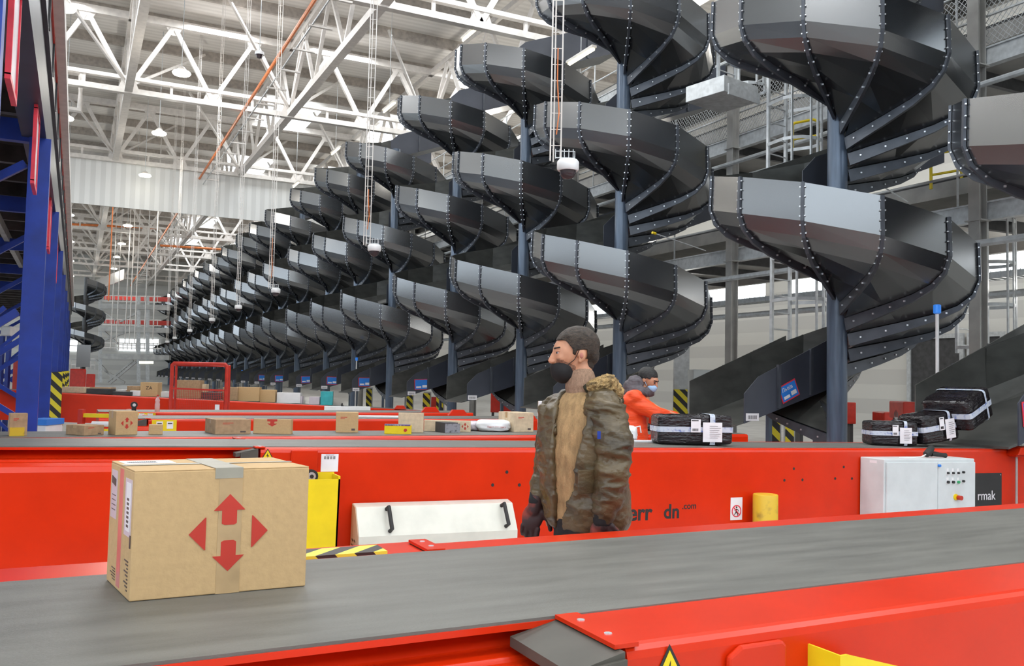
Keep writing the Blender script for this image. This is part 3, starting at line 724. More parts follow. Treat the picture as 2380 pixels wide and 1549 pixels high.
# ================================================================ CONVEYORS
def conveyor(label, A, B, xl, xs, xr, rimn, belt, rimf, zb, boomdz=.09, hz=True, nscrew=True, farrim=None):
    """A,B: two points on the near outer rim line. local x along A->B measured from A; xl..xs inner boom, xs..xr main body."""
    d = (B-A); ang = math.atan2(d.y, d.x)
    r = thing('belt_conveyor', label, 'conveyor', (A.x, A.y, 0), ang, 'orange-red belt conveyors')
    if abs(B.z-A.z) > .01:
        r.location.z = A.z; r.rotation_euler = (0, -math.asin((B.z-A.z)/d.length), ang); z = 0; zb = zb-A.z
    else: z = A.z
    w = rimn+belt+rimf; yb0, yb1 = rimn, rimn+belt
    # main body, rounded shoulder on both sides
    prof = [(0, zb), (0, z-.032), (.005, z-.015), (.016, z-.005), (.03, z-.002), (rimn, z-.002), (rimn, z-.03), (yb1, z-.03), (yb1, z-.002), (w-.08, z-.002), (w-.03, z-.015), (w, z-.07), (w, zb)]
    MB().prism(prof, xs, xr, 'x').build('main_frame', 'red', r)
    MB().box(xl, xr, yb0-.004, yb1+.004, z-.022, z-.006).build('belt_bed', 'red', r)
    MB().box(xl, xr, yb0, yb1, z-.006, z+.002).build('belt', 'belt', r)
    if xs > xl+.05:
        q = boomdz
        bp = [(rimn-.17, zb-.04), (rimn-.17, z-q-.05), (rimn-.15, z-q-.015), (rimn-.11, z-q), (rimn-.03, z-q), (rimn-.02, z-q+.012), (rimn+.05, z-q+.012), (rimn+.10, z-.022), (yb1, z-.022), (yb1+.01, z-.008)]
        fr = farrim if farrim is not None else .18
        bp += [(yb1+fr, z-.008), (yb1+fr, zb-.04)]
        MB().prism(bp, xl, xs+.05, 'x').build('inner_boom', 'red', r, smooth=False, bevel=.006)
        # rubber strips and clamp strips at the step
        for ya, yb in ((-.02, yb0-.002), (yb1+.002, w-.02)):
            st = MB().prism([(xs-.16, z-.035), (xs-.02, z-.005), (xs-.02, z-.03), (xs-.16, z-.06)], ya, yb, 'y')
            if ya < 0: st.prism([(xs-.13, z-.25), (xs-.13, z-.03), (xs-.02, z-.02), (xs-.02, z-.25)], -.03, 0.0, 'y')
            st.build('rubber_wiper', 'strip', r)
        for ya, yb in ((0, yb0-.004), (yb1+.004, w-.02)):
            cs = MB().box(xs-.035, xs+.03, ya, yb, z-.004, z+.006).build('clamp_strip', 'red', r)
            for t in (.3, .75): MB().lathe([(0, .008), (.010, .008), (.010, 0)], 8, (xs, ya+(yb-ya)*t, z)).build('screw', 'bolt', cs)
    n = 5
    for i in range(n):
        x = xl+.5+(xr-xl-1)*i/(n-1)
        for y in (.12, w-.18): MB().box(x-.05, x+.05, y, y+.08, -r.location.z, zb+.1).build('leg', 'navy', r)
    return r
ZT = .95
# --- 1 foreground
A = Vector((0, 1.69, ZT)); B = Vector((5, 1.69, ZT))
c1 = conveyor('nearest orange-red conveyor with wide grey belt crossing the foreground', A, B, -4.5, 1.15, 9, .28, .89, .22, .12, farrim=.24)
MB().box(.35, .985, 1.17+.05, 1.17+.17, .90, .952).build('hazard_rail', 'hazx', c1)
# raised step plate, yellow bracket, warning triangle on the near side
MB().prism([(1.43, .60), (1.43, .895), (1.47, .918), (1.60, .918), (1.615, .905), (1.615, .60)], -.018, 0, 'y').build('step_plate', 'red', c1, bevel=.008)
yb_ = MB().box(1.70, 1.706, -.10, .0, .55, .893).prism([(1.70, .55), (1.70, .893), (1.725, .893), (1.93, .835), (1.93, .55)], -.106, -.10, 'y')
yb_.build('yellow_bracket', 'yellow', c1)
def warn(parent, x, y, z, s, rz=0):
    o = MB().prism([(-s/2, 0), (s/2, 0), (0, s*.87)], -.001, 0, 'y').mt(1).prism([(-s*.40, s*.05), (s*.40, s*.05), (0, s*.76)], -.002, 0, 'y')\
        .mt(0).prism([(.02*s, s*.58), (-.09*s, s*.30), (.0, s*.32), (-.03*s, s*.12), (.1*s, s*.38), (.01*s, s*.36)], -.003, 0, 'y').build('warning_triangle', ['ink', 'yellow'], parent, loc=(x, y, z), rot=(0, 0, rz))
    o['label'] = 'yellow triangular electric warning sticker'; return o
warn(c1, 1.265, -.002, .829, .13)
# --- 2
A = on_y(0, 1040.5, 5.9); B = on_y(2380, 1044, 5.9)
L2 = (B-A).length; Gz = A.z
xs2 = (on_y(606, 1046, 5.9)-A).length
c2 = conveyor('second orange-red conveyor behind the walking man, with control cabinet on its side', A, B, -2.5, xs2, L2+1.0, .09, .68, .20, .14, farrim=.02)
ang2 = c2.rotation_euler[2]
C2M = Matrix.Translation(c2.location) @ c2.rotation_euler.to_matrix().to_4x4(); C2I = C2M.inverted()
def hit2(px, py, point, axis):
    d = C2I.to_3x3() @ ray(px, py); o = C2I @ CP
    return o+d*((point-o[axis])/d[axis])
def on_face2(px, py, off=0):       # the point seen on the near face of conveyor 2, in the conveyor's own frame -> (x, z)
    q = hit2(px, py, -off, 1); return q.x, q.z
def on_belt2(px, py): return C2M @ hit2(px, py, .002, 2)
# holes
hm_ = MB()
for (px, py) in ((1178, 1098), (1145, 1128), (1207, 1128), (1845, 1090), (1823, 1117), (1865, 1116), (1961, 1086), (1941, 1113), (1980, 1113)):
    x, z = on_face2(px, py); hm_.lathe([(0, .001), (.013, .001), (.013, -.001)], 10, (0, 0, 0)) if False else hm_.prism([(x+.013*cos(t*pi/4), z+.013*sin(t*pi/4)) for t in range(8)], -.0015, .0, 'y')
hm_.build('bolt_holes', 'ink', c2)
# barcode sheet
x0, z0 = on_face2(745, 1097); x1, z1 = on_face2(787, 1056)
m = MB().box(x0, x1, -.002, 0, z0, z1).mt(1)
for k in range(15):
    if k % 4 != 3: m.box(x0+.02+k*.0052, x0+.0228+k*.0052, -.003, -.001, z1-.035, z1-.014)
m.box(x0+.03, x1-.03, -.003, -.001, z1-.008, z1-.005)
m.build('barcode_sheet', ['paper', 'ink'], c2)
# black bearing knob
x, z = on_face2(720, 1106)
MB().prism([(.045*cos(t*pi/8), .045*sin(t*pi/8)) for t in range(16)], -.05, 0, 'y').mt(1).prism([(.028*cos(t*pi/8), .028*sin(t*pi/8)) for t in range(16)], -.055, 0, 'y').mt(0).prism([(.013*cos(t*pi/8), .013*sin(t*pi/8)) for t in range(16)], -.06, 0, 'y').build('bearing_cap', ['black', 'bolt'], c2, loc=(x, 0, z))
warn(c2, on_face2(622, 1053)[0], -.002, on_face2(622, 1053)[1]-.05, .09)
MB().box(on_face2(676, 1053)[0], on_face2(738, 1053)[0], -.018, 0, -.19, -.012).build('step_plate', 'red', c2, bevel=.008)
# yellow guard box
x0, z1 = on_face2(712, 1115, .16); x1, _ = on_face2(790, 1115, .16)
MB().box(x0-.25, x1, -.17, -.16, .12-Gz, z1).box(x1-.012, x1, -.17, 0, .12-Gz, z1+.02).box(x1-.14, x1, -.012, 0, .12-Gz, z1+.03).build('yellow_guard', 'yellow', c2)
# cream motor cover with handles : profile swept along local x
x0, zt = on_face2(820, 1170, .02); x1, zt2 = on_face2(1180, 1167, .02)
q = MB(); yp = [(-.02, zt), (-.10, zt-.018), (-.20, zt-.20), (-.20, .16-Gz), (-.02, .16-Gz)]
q.prism(yp, x0, x1, 'x'); q.mt(1).prism([(-.02, zt-.002), (-.098, zt-.02), (-.198, zt-.202), (-.198, .17-Gz), (-.02, .17-Gz)], x0-.006, x0, 'x')
mc = q.build('motor_cover', ['cream', 'creamb'], c2, bevel=.004)
mc['label'] = 'cream sloped motor cover with two black handles'
for hx in (.18, .92):
    X = x0+(x1-x0)*hx
    a = Vector((X, -.11, zt-.035)); b = Vector((X+.005, -.185, zt-.172)); nn = Vector((0, -.045, .022))
    MB().tube([a, a+nn, a+nn+(b-a)*.06, b+nn-(b-a)*.06, b+nn, b], .014, 10).build('handle', 'black', mc, True)['label'] = 'black grab handle'
sl = MB()
for i in range(2):
    for j in range(2): sl.prism([(-.09-.05*i, zt-.25-.035*j), (-.06-.05*i, zt-.24-.035*j), (-.06-.05*i, zt-.23-.035*j), (-.09-.05*i, zt-.24-.035*j)], x0-.008, x0-.005, 'x')
sl.build('vent_slots', 'ink', mc)
# worn lettering
def ltext(body, px, py, size, **k):
    x, z = on_face2(px, py); return text('worn_lettering', body, size, 'ink', c2, (x, -.001, z), (pi/2, 0, 0), **k)
ltext('perr', 1477, 1194, .18, bold=.0045); ltext('dn', 1561, 1191, .16, bold=.004); ltext('.com', 1602, 1177, .075, bold=.001)

x, z = on_face2(120, 1266)
sm = MB(); random.seed(3)
for k in range(26):
    xx = x-.42+.034*k
    if k in (8, 9): continue
    sm.box(xx, xx+.022, -.001, 0, z-.03-random.random()*.02, z+.02+random.random()*.02)
sm.build('smudged_lettering', mat('smudged_dark_print', (.30, .03, .015), .6, dirt=(.08, .02, .01), scale=25), c2)
# prohibition sign
x, z = on_face2(1711, 1183)
ps = MB().box(-.064, .064, -.003, 0, -.095, .095)
ps.mt(1)
for k in range(24):
    t0_, t1_ = 2*pi*k/24, 2*pi*(k+1)/24
    ps.prism([(.052*cos(t0_), .052*sin(t0_)-.02), (.052*cos(t1_), .052*sin(t1_)-.02), (.043*cos(t1_), .043*sin(t1_)-.02), (.043*cos(t0_), .043*sin(t0_)-.02)], -.005, 0, 'y')
ps.mt(2).prism([(.008*cos(k*pi/5), .012+.008*sin(k*pi/5)) for k in range(10)], -.0045, 0, 'y')
for a, b, w in (((0, .0), (-.004, -.028), .012), ((-.004, -.026), (.014, -.045), .008), ((.014, -.045), (.010, -.060), .007), ((-.004, -.026), (-.014, -.042), .008), ((-.014, -.042), (-.024, -.050), .006), ((0, -.002), (-.02, -.014), .006), ((0, -.002), (.018, -.012), .006), ((.018, -.012), (.024, -.024), .005)):
    ps.bar((a[0], -.003, a[1]), (b[0], -.003, b[1]), w, .003, (0, 1, 0))
ps.mt(1).bar((-.034, -.005, .014), (.034, -.005, -.054), .008, .003, (0, 1, 0))
ps.build('prohibition_sign', ['paper', 'pink', 'ink'], c2, loc=(x, -.001, z))['label'] = 'white sign with red no-walking circle'
# control cabinet
xa, z1 = on_face2(2055, 1068, .28); xb, _ = on_face2(2265, 1066, .28)
MB().box(xa, xb, -.28, -.01, .20-Gz, z1).build('control_cabinet', 'cab', c2, bevel=.008)['label'] = 'light grey control cabinet'
cabn = [o for o in c2.children if o.name.startswith('control_cabinet')][-1]
cd = MB().box(xa+.02, xa+(xb-xa)*.56, -.298, -.28, .24-Gz, z1-.03).box(xa+(xb-xa)*.565, xb-.012, -.298, -.28, .24-Gz, z1-.03)
cd.build('cabinet_door', 'cab', cabn, bevel=.004)
def btn(px, py, mt, r=.018, depth=.02, nm='button'):
    x, z = on_face2(px, py, .30)
    return MB().prism([(r*cos(t*pi/6), r*sin(t*pi/6)) for t in range(12)], -depth, 0, 'y').build(nm, mt, cabn, loc=(x, -.298, z))
for px in (2202, 2214, 2226):
    x, z = on_face2(px, 1097, .30); MB().box(-.014, .014, -.004, 0, -.03, .03).build('switch_plate', 'plastic', cabn, loc=(x, -.298, z)); btn(px, 1100, 'ink', .011)
    x, z = on_face2(px, 1118, .30); MB().box(-.014, .014, -.004, 0, -.03, .03).build('switch_plate', 'plastic', cabn, loc=(x, -.298, z)); btn(px, 1121, 'ink' if px < 2226 else 'green', .014)
btn(2238, 1098, 'ink', .011); btn(2238, 1119, 'ink', .011); btn(2182, 1083, 'sblue', .013)
btn(2221, 1156, 'yellow', .030, .008, 'stop_collar'); btn(2225, 1157, 'redm', .022, .05, 'stop_button')
x, z = on_face2(2030, 1073, .2); MB().box(xa-.001, xa, -.20, -.12, z1-.045, z1-.02).build('barcode_label', 'paper', cabn)
# yellow bollard (stands by the conveyor)
xv, zv = on_face2(1783, 1150, .16)
pb = C2M @ Vector((xv, -.14, zv)); zv = pb.z
tag(MB().lathe([(0, zv), (.10, zv), (.105, zv-.006), (.105, 0), (0, 0)], 28).build('bollard', 'yelold', loc=(pb.x, pb.y, 0), smooth=True), 'scuffed yellow round bollard in front of the second conveyor', 'bollard')
# black name plate
x0, z1 = on_face2(2244, 1101); x1, _ = on_face2(2327, 1101); z0 = z1-.36
npl = MB().box(x0, x1, -.006, 0, z0, z1).mt(1)
for xx in (x0+.02, x1-.02): npl.prism([(xx+.006*cos(t), z1-.02+.006*sin(t)) for t in range(6)], -.008, 0, 'y')
npo = npl.build('name_plate', ['ink', 'bolt'], c2); npo['label'] = 'black maker plate with white lettering'
x, z = on_face2(2291, 1153); text('lettering', 'rmak', .135, 'paper', npo, (x, -.008, z), (pi/2, 0, 0))
# red bracket and rod at the right
x, z = on_face2(2352, 1050)
MB().prism([(-.10, -.03), (-.06, .05), (.08, .06), (.11, -.03)], -.14, 0, 'y').box(-.07, .07, -.10, .0, -.05, .0).build('hinge_bracket', 'red', c2, loc=(x, 0, z), bevel=.01)
MB().tube([(x-.0, -.05, z-.03), (x, -.05, z-.15), (x, -.05, .2-Gz)], .012, 6).build('hinge_rod', 'galvd', c2)
# scanner resting on cabinet
sp = C2M @ Vector((on_face2(2160, 1060, .15)[0], -.15, 0))
sc = thing('barcode_scanner', 'black handheld barcode scanner lying on the grey control cabinet', 'scanner', (sp.x, sp.y, z1 if False else .862), ang2)
zc_ = max((v.co.z for v in cabn.data.vertices))
sc.location.z = (C2M @ Vector((on_face2(2160, 1060, .15)[0], -.15, zc_))).z
MB().tube([(.02, 0, .035), (.06, 0, .035), (.17, -.02, .022), (.20, -.02, .018)], [.026, .024, .02, .024], 10).build('grip', 'black', sc, True)
MB().tube([(-.05, 0, .03), (-.02, 0, .045), (.03, 0, .09), (.045, 0, .10)], [.03, .036, .03, .02], 10).build('head', 'black', sc, True)
cbp = [(-.05, 0, .03), (-.10, .01, .008), (-.2, .0, .006), (-.32, .03, .006), (-.40, .02, .006)]
MB().tube(cbp, .006, 6).build('cable', 'plastic', sc, True)
# --- 3
A = on_z(300, 1017, ZT); B = on_z(1190, 1012.5, ZT)
d = (B-A).normalized(); A = A-d*6
c3 = conveyor('third orange-red conveyor carrying a line of small parcels', A, B, 1.0, 1.05, 6+(on_z(1760, 1012, ZT)-on_z(300, 1017, ZT)).length, .05, .80, .12, .30)
# --- 4,5
def mk(nm, pa, pb, pxr, pxs, rf=.12, pxl=None):
    A = on_z(*pa, ZT); B = on_z(*pb, ZT); d = (B-A).normalized(); A0 = A-d*4
    xr = 4+(on_z(pxr, pb[1], ZT)-A).length; xs = 4+(on_z(pxs, pa[1], ZT)-A).length*(1 if pxs >= pa[0] else -1)
    return conveyor(nm, A0, B, (0 if pxl is None else 4+(on_z(pxl, pa[1], ZT)-A).length*(-1 if pxl < pa[0] else 1)), xs, xr, .06, .85, rf, .35)
c4 = mk('fourth orange-red conveyor behind the parcel line, long red face', (342, 974), (1190, 974.5), 1400, 345, pxl=300)
c5 = mk('fifth orange-red conveyor, thin red face seen above the parcels', (320, 958.5), (1000, 960), 1098, 310, pxl=230)
# --- 6 tilted
K6 = 1.48
A = at_d(-60, 903, 19.0); B = at_d(930, 952, 23.4)
c6 = conveyor('farthest orange-red conveyor sloping down to the right with a load of boxes', A, B, -2, -1.9, (B-A).length+.6, .07, 1.0, .1, A.z-.66)
for i, cc in enumerate((c3, c4, c5, c6)):
    pass
A6 = Matrix.Translation(c6.location) @ c6.rotation_euler.to_matrix().to_4x4()
def ysign(cc, px0, py0, px1, py1, lab):
    """yellow plate with white labels hung on the face of a conveyor, placed where the ray meets the face"""
    an = cc.rotation_euler[2]; nn = Vector((sin(an), -cos(an), 0)); dd = Vector((cos(an), sin(an), 0)); P0 = Vector((cc.location.x, cc.location.y, 0))
    def hit(px, py):
        d = ray(px, py); t = (P0+nn*.02-CP).dot(nn)/d.dot(nn); return CP+d*t
    a = hit(px0, py1); b = hit(px1, py0); x0 = (a-P0).dot(dd); x1 = (b-P0).dot(dd); z0, z1 = a.z-cc.location.z, b.z-cc.location.z
    m = MB().box(x0, x1, -.02, -.002, z0, z1).mt(1)
    w = x1-x0; h = z1-z0
    for f in (.18, .60): m.box(x0+w*f, x0+w*(f+.26), -.023, -.019, z0+h*.3, z1-h*.12)
    m.mt(2)
    for f in (.22, .64): m.box(x0+w*f, x0+w*(f+.18), -.025, -.022, z1-h*.32, z1-h*.24)
    m.build('yellow_notice', ['yellow', 'paper', 'ink'], cc)['label'] = lab
ysign(c4, 352, 977, 411, 1006, 'yellow notice plate with two white papers')
ysign(c5, 314, 960.5, 362, 968, 'yellow notice strip')
ysign(c6, 291, 947, 331, 953, 'small yellow notice')
# machine head with knob on c6, yellow frames
# control box on c6 / c5 ends, hinge brackets
def onconv(nm, lb, cat, px, py, dd, w, dp, h, mt, rz=None, extra=None):
    p = at_d(px, py, dd)
    r = thing(nm, lb, cat, p, -YAW+.25 if rz is None else rz)
    MB().box(-w/2, w/2, -dp/2, dp/2, 0, h).build('body', mt, r, bevel=.008)
    return r
r = onconv('printer_unit', 'long white terminal on the farthest conveyor by its right end', 'terminal', 807, 956, 22.4, 1.15, .25, .12, 'plastic')
MB().box(-.1, .1, -.06, .06, .085, .12).build('lid', 'plastic', r); MB().tube([(-.12, 0, .1), (-.14, 0, .16), (-.13, 0, .2)], [.04, .03, .015], 8).build('scanner', 'black', r)
r = onconv('terminal_unit', 'flat white terminal on the fourth conveyor behind the tall carton', 'terminal', 895, 970.5, 14.0, .9, .15, .03, 'plastic'); r.location = on_z(895, 971.5, ZT+.003)
for i, (px, py, dd) in enumerate(((930, 951, 23.4), (1064, 966, 14.4), (1000, 959, 18.5), (1222, 976, 12.5))):
    p = at_d(px, py, dd) if i == 0 else on_z(px, py, ZT)
    tag(MB().prism([(-.16, 0), (-.09, .09), (.09, .09), (.16, 0)], -.08, .08, 'y').build('end_bracket', 'red', loc=p, rot=(0, 0, -YAW+.2)), 'red end bracket on top of a conveyor end, %s' % ['leftmost', 'third from the left', 'second from the left', 'rightmost'][i], 'bracket', 'conveyor end brackets')
# red portal over the far conveyor
pa = at_d(396, 955, 19.8); pb_ = at_d(524, 955, 19.8)
W_ = (pb_-pa).length; Hh = 110*19.8/F
pr = thing('guard_frame', 'red tubular guard frame with fine mesh standing over the far conveyor', 'frame', (pa.x, pa.y, pa.z), -YAW)
MB().tube([(0, 0, -pa.z), (0, 0, Hh-.05), (.05, 0, Hh), (W_-.05, 0, Hh), (W_, 0, Hh-.05), (W_, 0, -pa.z)], .045, 8).build('portal', 'redm', pr, True)
MB().tube([(-.02, .3, -.6), (-.02, .3, Hh-.04), (W_-.04, .3, Hh-.04), (W_-.04, .3, -.6)], .035, 8).build('rear_portal', 'redm', pr, True)
m = MB().bar((0, 0, .5), (W_, 0, .48), .04, .04)
for k in range(30): m.box(.03+k*W_/31, .037+k*W_/31, 0, .004, -.02, .5)
for k in range(13): m.box(0, W_, 0, .004, k*.04, k*.04+.005)
m.build('mesh_panel', 'redm', pr)
MB().box(W_-.22, W_-.12, -.06, -.05, .02, .16).build('paper_tag', 'paper', pr)
# bottle on the far conveyor side
p = on_z(365, 959, ZT+.002)
b_ = thing('plastic_bottle', 'clear drink bottle with orange dregs standing before the red face', 'bottle', p)
MB().lathe([(0, 0), (.035, .005), (.037, .12), (.03, .15), (.036, .18), (.012, .225), (.012, .24), (0, .24)], 16).build('bottle_shell', 'film', b_, True)
MB().lathe([(0, .003), (.032, .006), (.033, .07), (0, .07)], 14).build('drink', 'orange', b_, True)
MB().lathe([(0, .235), (.014, .235), (.014, .258), (0, .258)], 12).build('cap', 'redm', b_, True)
p = on_z(311, 957, ZT+.05)
r = thing('camera_head', 'black round sensor on a stem above the yellow notice', 'sensor', p)
MB().tube([(0, 0, -.05), (0, 0, .07)], .03, 10).build('stem', 'black', r, True)
MB().prism([(.045*cos(t*pi/8), .09+.045*sin(t*pi/8)) for t in range(16)], -.03, .03, 'y').mt(1).prism([(.022*cos(t*pi/8), .09+.022*sin(t*pi/8)) for t in range(16)], -.034, 0, 'y').build('eye', ['black', 'bolt'], r)
# yellow and red roller stand at left behind the parcels
p = at_d(222, 990, 11.0)
r = thing('roller_stand', 'yellow and red roller stand behind the square carton', 'stand', (p.x, p.y, 0), -YAW)
MB().box(-.18, .30, 0, .05, p.z+.10, p.z+.15).box(-.18, .30, 0, .05, p.z-.10, p.z-.04).build('rails', 'yellow', r)
MB().box(-.22, -.16, -.02, .06, 0, p.z+.2).box(.26, .32, -.02, .06, 0, p.z+.1).build('posts', 'redm', r)
MB().tube([(-.05, .02, p.z+.02), (.3, .02, p.z+.02)], .035, 10).build('roller', 'plastic', r, True)
# blue-white crates low behind column
p = at_d(84, 985, 10.6)
r = thing('crate', 'white and blue crate on the floor between the blue columns', 'crate', (p.x, p.y, 0), -YAW)
MB().box(-.12, .12, 0, .4, .3, p.z-.02).build('body', 'plastic', r, bevel=.01); MB().box(-.13, .13, -.01, .41, p.z-.02, p.z+.05).build('rim', 'sblue', r); MB().box(-.12, .12, 0, .4, 0, .3).build('base', 'dark', r)
# ================================================================ PARCELS
def carton(label, pb, pyt, pw, dd_side, mt='card', yaw=0, z=ZT, cat='box', nm='cardboard_box', depth_m=.3, group=None, mt2=None, extras=None, tilt=0):
    """pb=(px,py) of the front-bottom centre on plane z; pyt: pixel of the top of the front face; pw pixel width of the front face"""
    p = on_z(pb[0], pb[1], z) if dd_side is None else at_d(pb[0], pb[1], dd_side)
    dep = p.x*sin(YAW)+p.y*cos(YAW)
    va = math.atan2(p.x, p.y)
    w = pw*dep/F/ max(.4, cos(yaw)); h = (pb[1]-pyt)*dep/F
    r = thing(nm, label, cat, (p.x, p.y, p.z+.003), -YAW+yaw, group)
    if tilt: r.rotation_euler = (0, tilt, -YAW+yaw)
    body = MB().box(-w/2, w/2, 0, depth_m, 0, h)
    body.build('carton', mt, r, bevel=.004)
    if extras: extras(r, w, h, depth_m)
    return r
def ex_tape(r, w, h, d):
    MB().box(-w/2-.001, w/2+.001, d/2-.025, d/2+.025, h, h+.001).box(-w/2-.0012, -w/2, d/2-.025, d/2+.025, h*.7, h).build('tape', 'tape', r)
    MB().box(-w/2, w/2, d/2-.002, d/2+.002, h+.001, h+.0015).build('flap_seam', 'print', r)
def arrows(r, x, z, s, y=-.001, mt='logo', H=True):
    m = MB()
    def P(pts): m.prism([(x+a*s, z+b*s) for a, b in pts], y-.001, y, 'y')
    P([(0, .5), (.2, .29), (.095, .29), (.095, .12), (.06, .10), (-.06, .10), (-.095, .12), (-.095, .29), (-.2, .29)])
    P([(0, -.5), (-.2, -.30), (-.095, -.30), (-.095, -.12), (-.06, -.10), (.06, -.10), (.095, -.12), (.095, -.30), (.2, -.30)])
    P([(-.5, 0), (-.30, .21), (-.29, .205), (-.29, -.205), (-.30, -.21)]); P([(.5, 0), (.30, -.21), (.29, -.205), (.29, .205), (.30, .21)])
    m.build('printed_emblem', mt, r)
def ex_codes(r, w, h, d):
    ex_tape(r, w, h, d)
    MB().box(-w*.3, w*.0, -.001, 0, h*.74, h*.78).box(-w*.3, -w*.1, -.001, 0, h*.68, h*.70).build('printed_lines', 'logo', r)
    MB().box(w*.2, w*.36, -.001, 0, h*.1, h*.2).build('printed_text', 'print', r)
def ex_emblem(r, w, h, d): ex_tape(r, w, h, d); arrows(r, w*.0, h*.5, min(w, h)*.55)
def ex_arrow(r, w, h, d):
    ex_tape(r, w, h, d)
    MB().prism([(-.05, h), (.05, h), (.05, h*.85), (.02, h*.83), (.02, h*.7), (.05, h*.7), (0, h*.5), (-.05, h*.7), (-.02, h*.7), (-.02, h*.83), (-.05, h*.85)], -.001, 0, 'y').build('printed_arrow', 'logo', r)
# foreground carton
p0 = on_z(300, 1400, ZT+.003); p1 = on_z(710, 1363, ZT+.003); p2 = on_z(247, 1348, ZT+.003)
W0 = (p1-p0).length; D0 = (p2-p0).length; H0 = .334
fb = thing('cardboard_box', 'large cardboard box with red four-arrow emblem on the nearest belt', 'box', p0, math.atan2((p1-p0).y, (p1-p0).x))
w, h, d = W0, H0, D0
fr_ = fb.rotation_euler[2]; dx_ = (p2-p0).dot(Vector((cos(fr_), sin(fr_), 0))); dy_ = (p2-p0).dot(Vector((-sin(fr_), cos(fr_), 0)))
d = dy_; SHM = Matrix(((1, dx_/dy_, 0, 0), (0, 1, 0, 0), (0, 0, 1, 0), (0, 0, 0, 1)))      # the carton is slightly racked out of square
ct_ = MB().tf(SHM).box(0, w, 0, d, 0, h); ct_.build('carton', 'card', fb, bevel=.003)
MB().tf(SHM).prism([(0.001, d-.001), (w-.001, d-.001), (w*.99, d*.52), (w*.45, d*.5), (0.001, d*.5)], h, h+.004, 'z').build('top_flap', 'card', fb, bevel=.001)
MB().tf(SHM).prism([(0.001, .001), (w-.001, .001), (w*.99, d*.49), (w*.45, d*.495), (0.001, d*.49)], h, h+.003, 'z').build('top_flap', 'card', fb, bevel=.001)
MB().tf(SHM).box(w*.465, w*.60, -.0012, 0, 0, h).build('front_tape', 'tape', fb)
MB().tf(SHM).box(w*.44, w*.60, -.0005, d, h+.0042, h+.0055).box(w*.44, w*.60, -.0018, 0, h*.93, h+.005).build('top_tape', 'gtape', fb)
MB().tf(SHM).box(-.001, w*.44, d*.46, d*.56, h+.0042, h+.0050).box(w*.6, w, d*.46, d*.52, h+.0042, h+.0050).build('long_tape', 'gtape', fb)
tl = MB().tf(SHM).box(w*.03, w*.32, d*.62, d*.92, h+.0042, h+.0050); tl.mt(1)
for k in range(14): tl.box(w*(.06+.012*k), w*(.066+.012*k), d*.68, d*.80, h+.0052, h+.0056)
tl.build('top_label', ['paper', 'ink'], fb)
arrows(fb, w*.53, h*.49, .208, -.0013)
# square cut of the emblem is enlarged vertically like the print
MB().tf(SHM).box(-.0012, 0, d*.68, d*.93, h*.55, h*.95).mt(1).prism([(d*.72, h*.88), (d*.9, h*.90), (d*.9, h*.84), (d*.72, h*.82)], -.0025, -.001, 'x').box(-.002, -.001, d*.72, d*.88, h*.74, h*.746).box(-.002, -.001, d*.72, d*.88, h*.70, h*.706).box(-.002, -.001, d*.72, d*.88, h*.66, h*.666).box(-.002, -.001, d*.72, d*.88, h*.62, h*.626).build('address_label', ['lilac', 'print'], fb)
sl_ = MB().tf(SHM).box(-.0012, 0, d*.06, d*.32, h*.48, h*.93)
sl_.mt(1).box(-.002, -.001, d*.10, d*.26, h*.52, h*.90)
sl_.mt(2)
for k in range(7): sl_.box(-.0025, -.0018, d*.14, d*.22, h*(.55+.035*k), h*(.57+.035*k))
sl_.build('side_label', ['lilac', 'paper', 'print'], fb)
MB().tf(SHM).box(-.0015, 0, d*.42, d*.56, .01, h-.005).build('side_tape', mat('red_side_tape', (.70, .25, .22), .25, var=.1), fb)
m = MB().tf(SHM)
for k in range(9): m.box(-.0018, -.0005, d*.10, d*(.14+.05*(k % 3)), h*(.06+.028*k), h*(.07+.028*k))
m.box(-.0018, -.0005, d*.04, d*.08, h*.40, h*.50)
for k in range(5): m.box(-.0018, -.0005, d*.62, d*(.72+.05*(k % 3)), h*(.06+.022*k), h*(.066+.022*k))
m.build('side_print', 'print', fb)
# parcels on conveyor 3
def two_face(label, px, py, wl, wr, top, **k):
    """carton seen corner-on: near vertical edge at px, widths of left and right faces in pixels"""
    p = on_z(px, py, ZT); dep = p.x*sin(YAW)+p.y*cos(YAW); s = dep/F
    tot = (wl+wr)*s; yaw = k.pop('yaw', math.atan2(wl, wr*1.4))
    wR = wr*s/cos(yaw); wL = max(.08, wl*s/max(.25, sin(yaw)))
    r = thing(k.pop('nm', 'cardboard_box'), label, 'box', (p.x, p.y, ZT+.003), -YAW-math.atan2(p.x*cos(YAW)-p.y*sin(YAW), dep)*.0+yaw)
    h = (py-top)*s
    MB().box(0, wR, 0, wL, 0, h).build('carton', k.get('mt', 'card'), r, bevel=.003)
    e = k.get('ex')
    if e:
        q = thing('tmp', 'x', 'x'); 
        bpy.data.objects.remove(q)
        e(r, wR, h, wL)
    return r
def sh(fn):        # extras use a centred front; shift by half width
    def g(r, w, h, d):
        before = set(r.children)
        fn(r, w, h, d)
        for c in r.children:
            if c not in before: c.location.x += w/2
    return g
two_face('low cardboard box left of the square carton on the parcel line', 195, 1014, 57, 24, 991, mt='card2', ex=sh(ex_codes), yaw=1.1)
two_face('square cardboard carton with red emblem near the blue columns', 268, 1013, 36, 37, 958, ex=sh(ex_emblem), yaw=.72)
two_face('small plain cardboard box right of the emblem carton', 345, 1011.5, 10, 28, 989, ex=sh(ex_tape), yaw=.35)
two_face('wide low box with open flap and red arrow, left of two', 500, 1011, 49, 68, 977, mt='card2', ex=sh(ex_codes), yaw=.6)
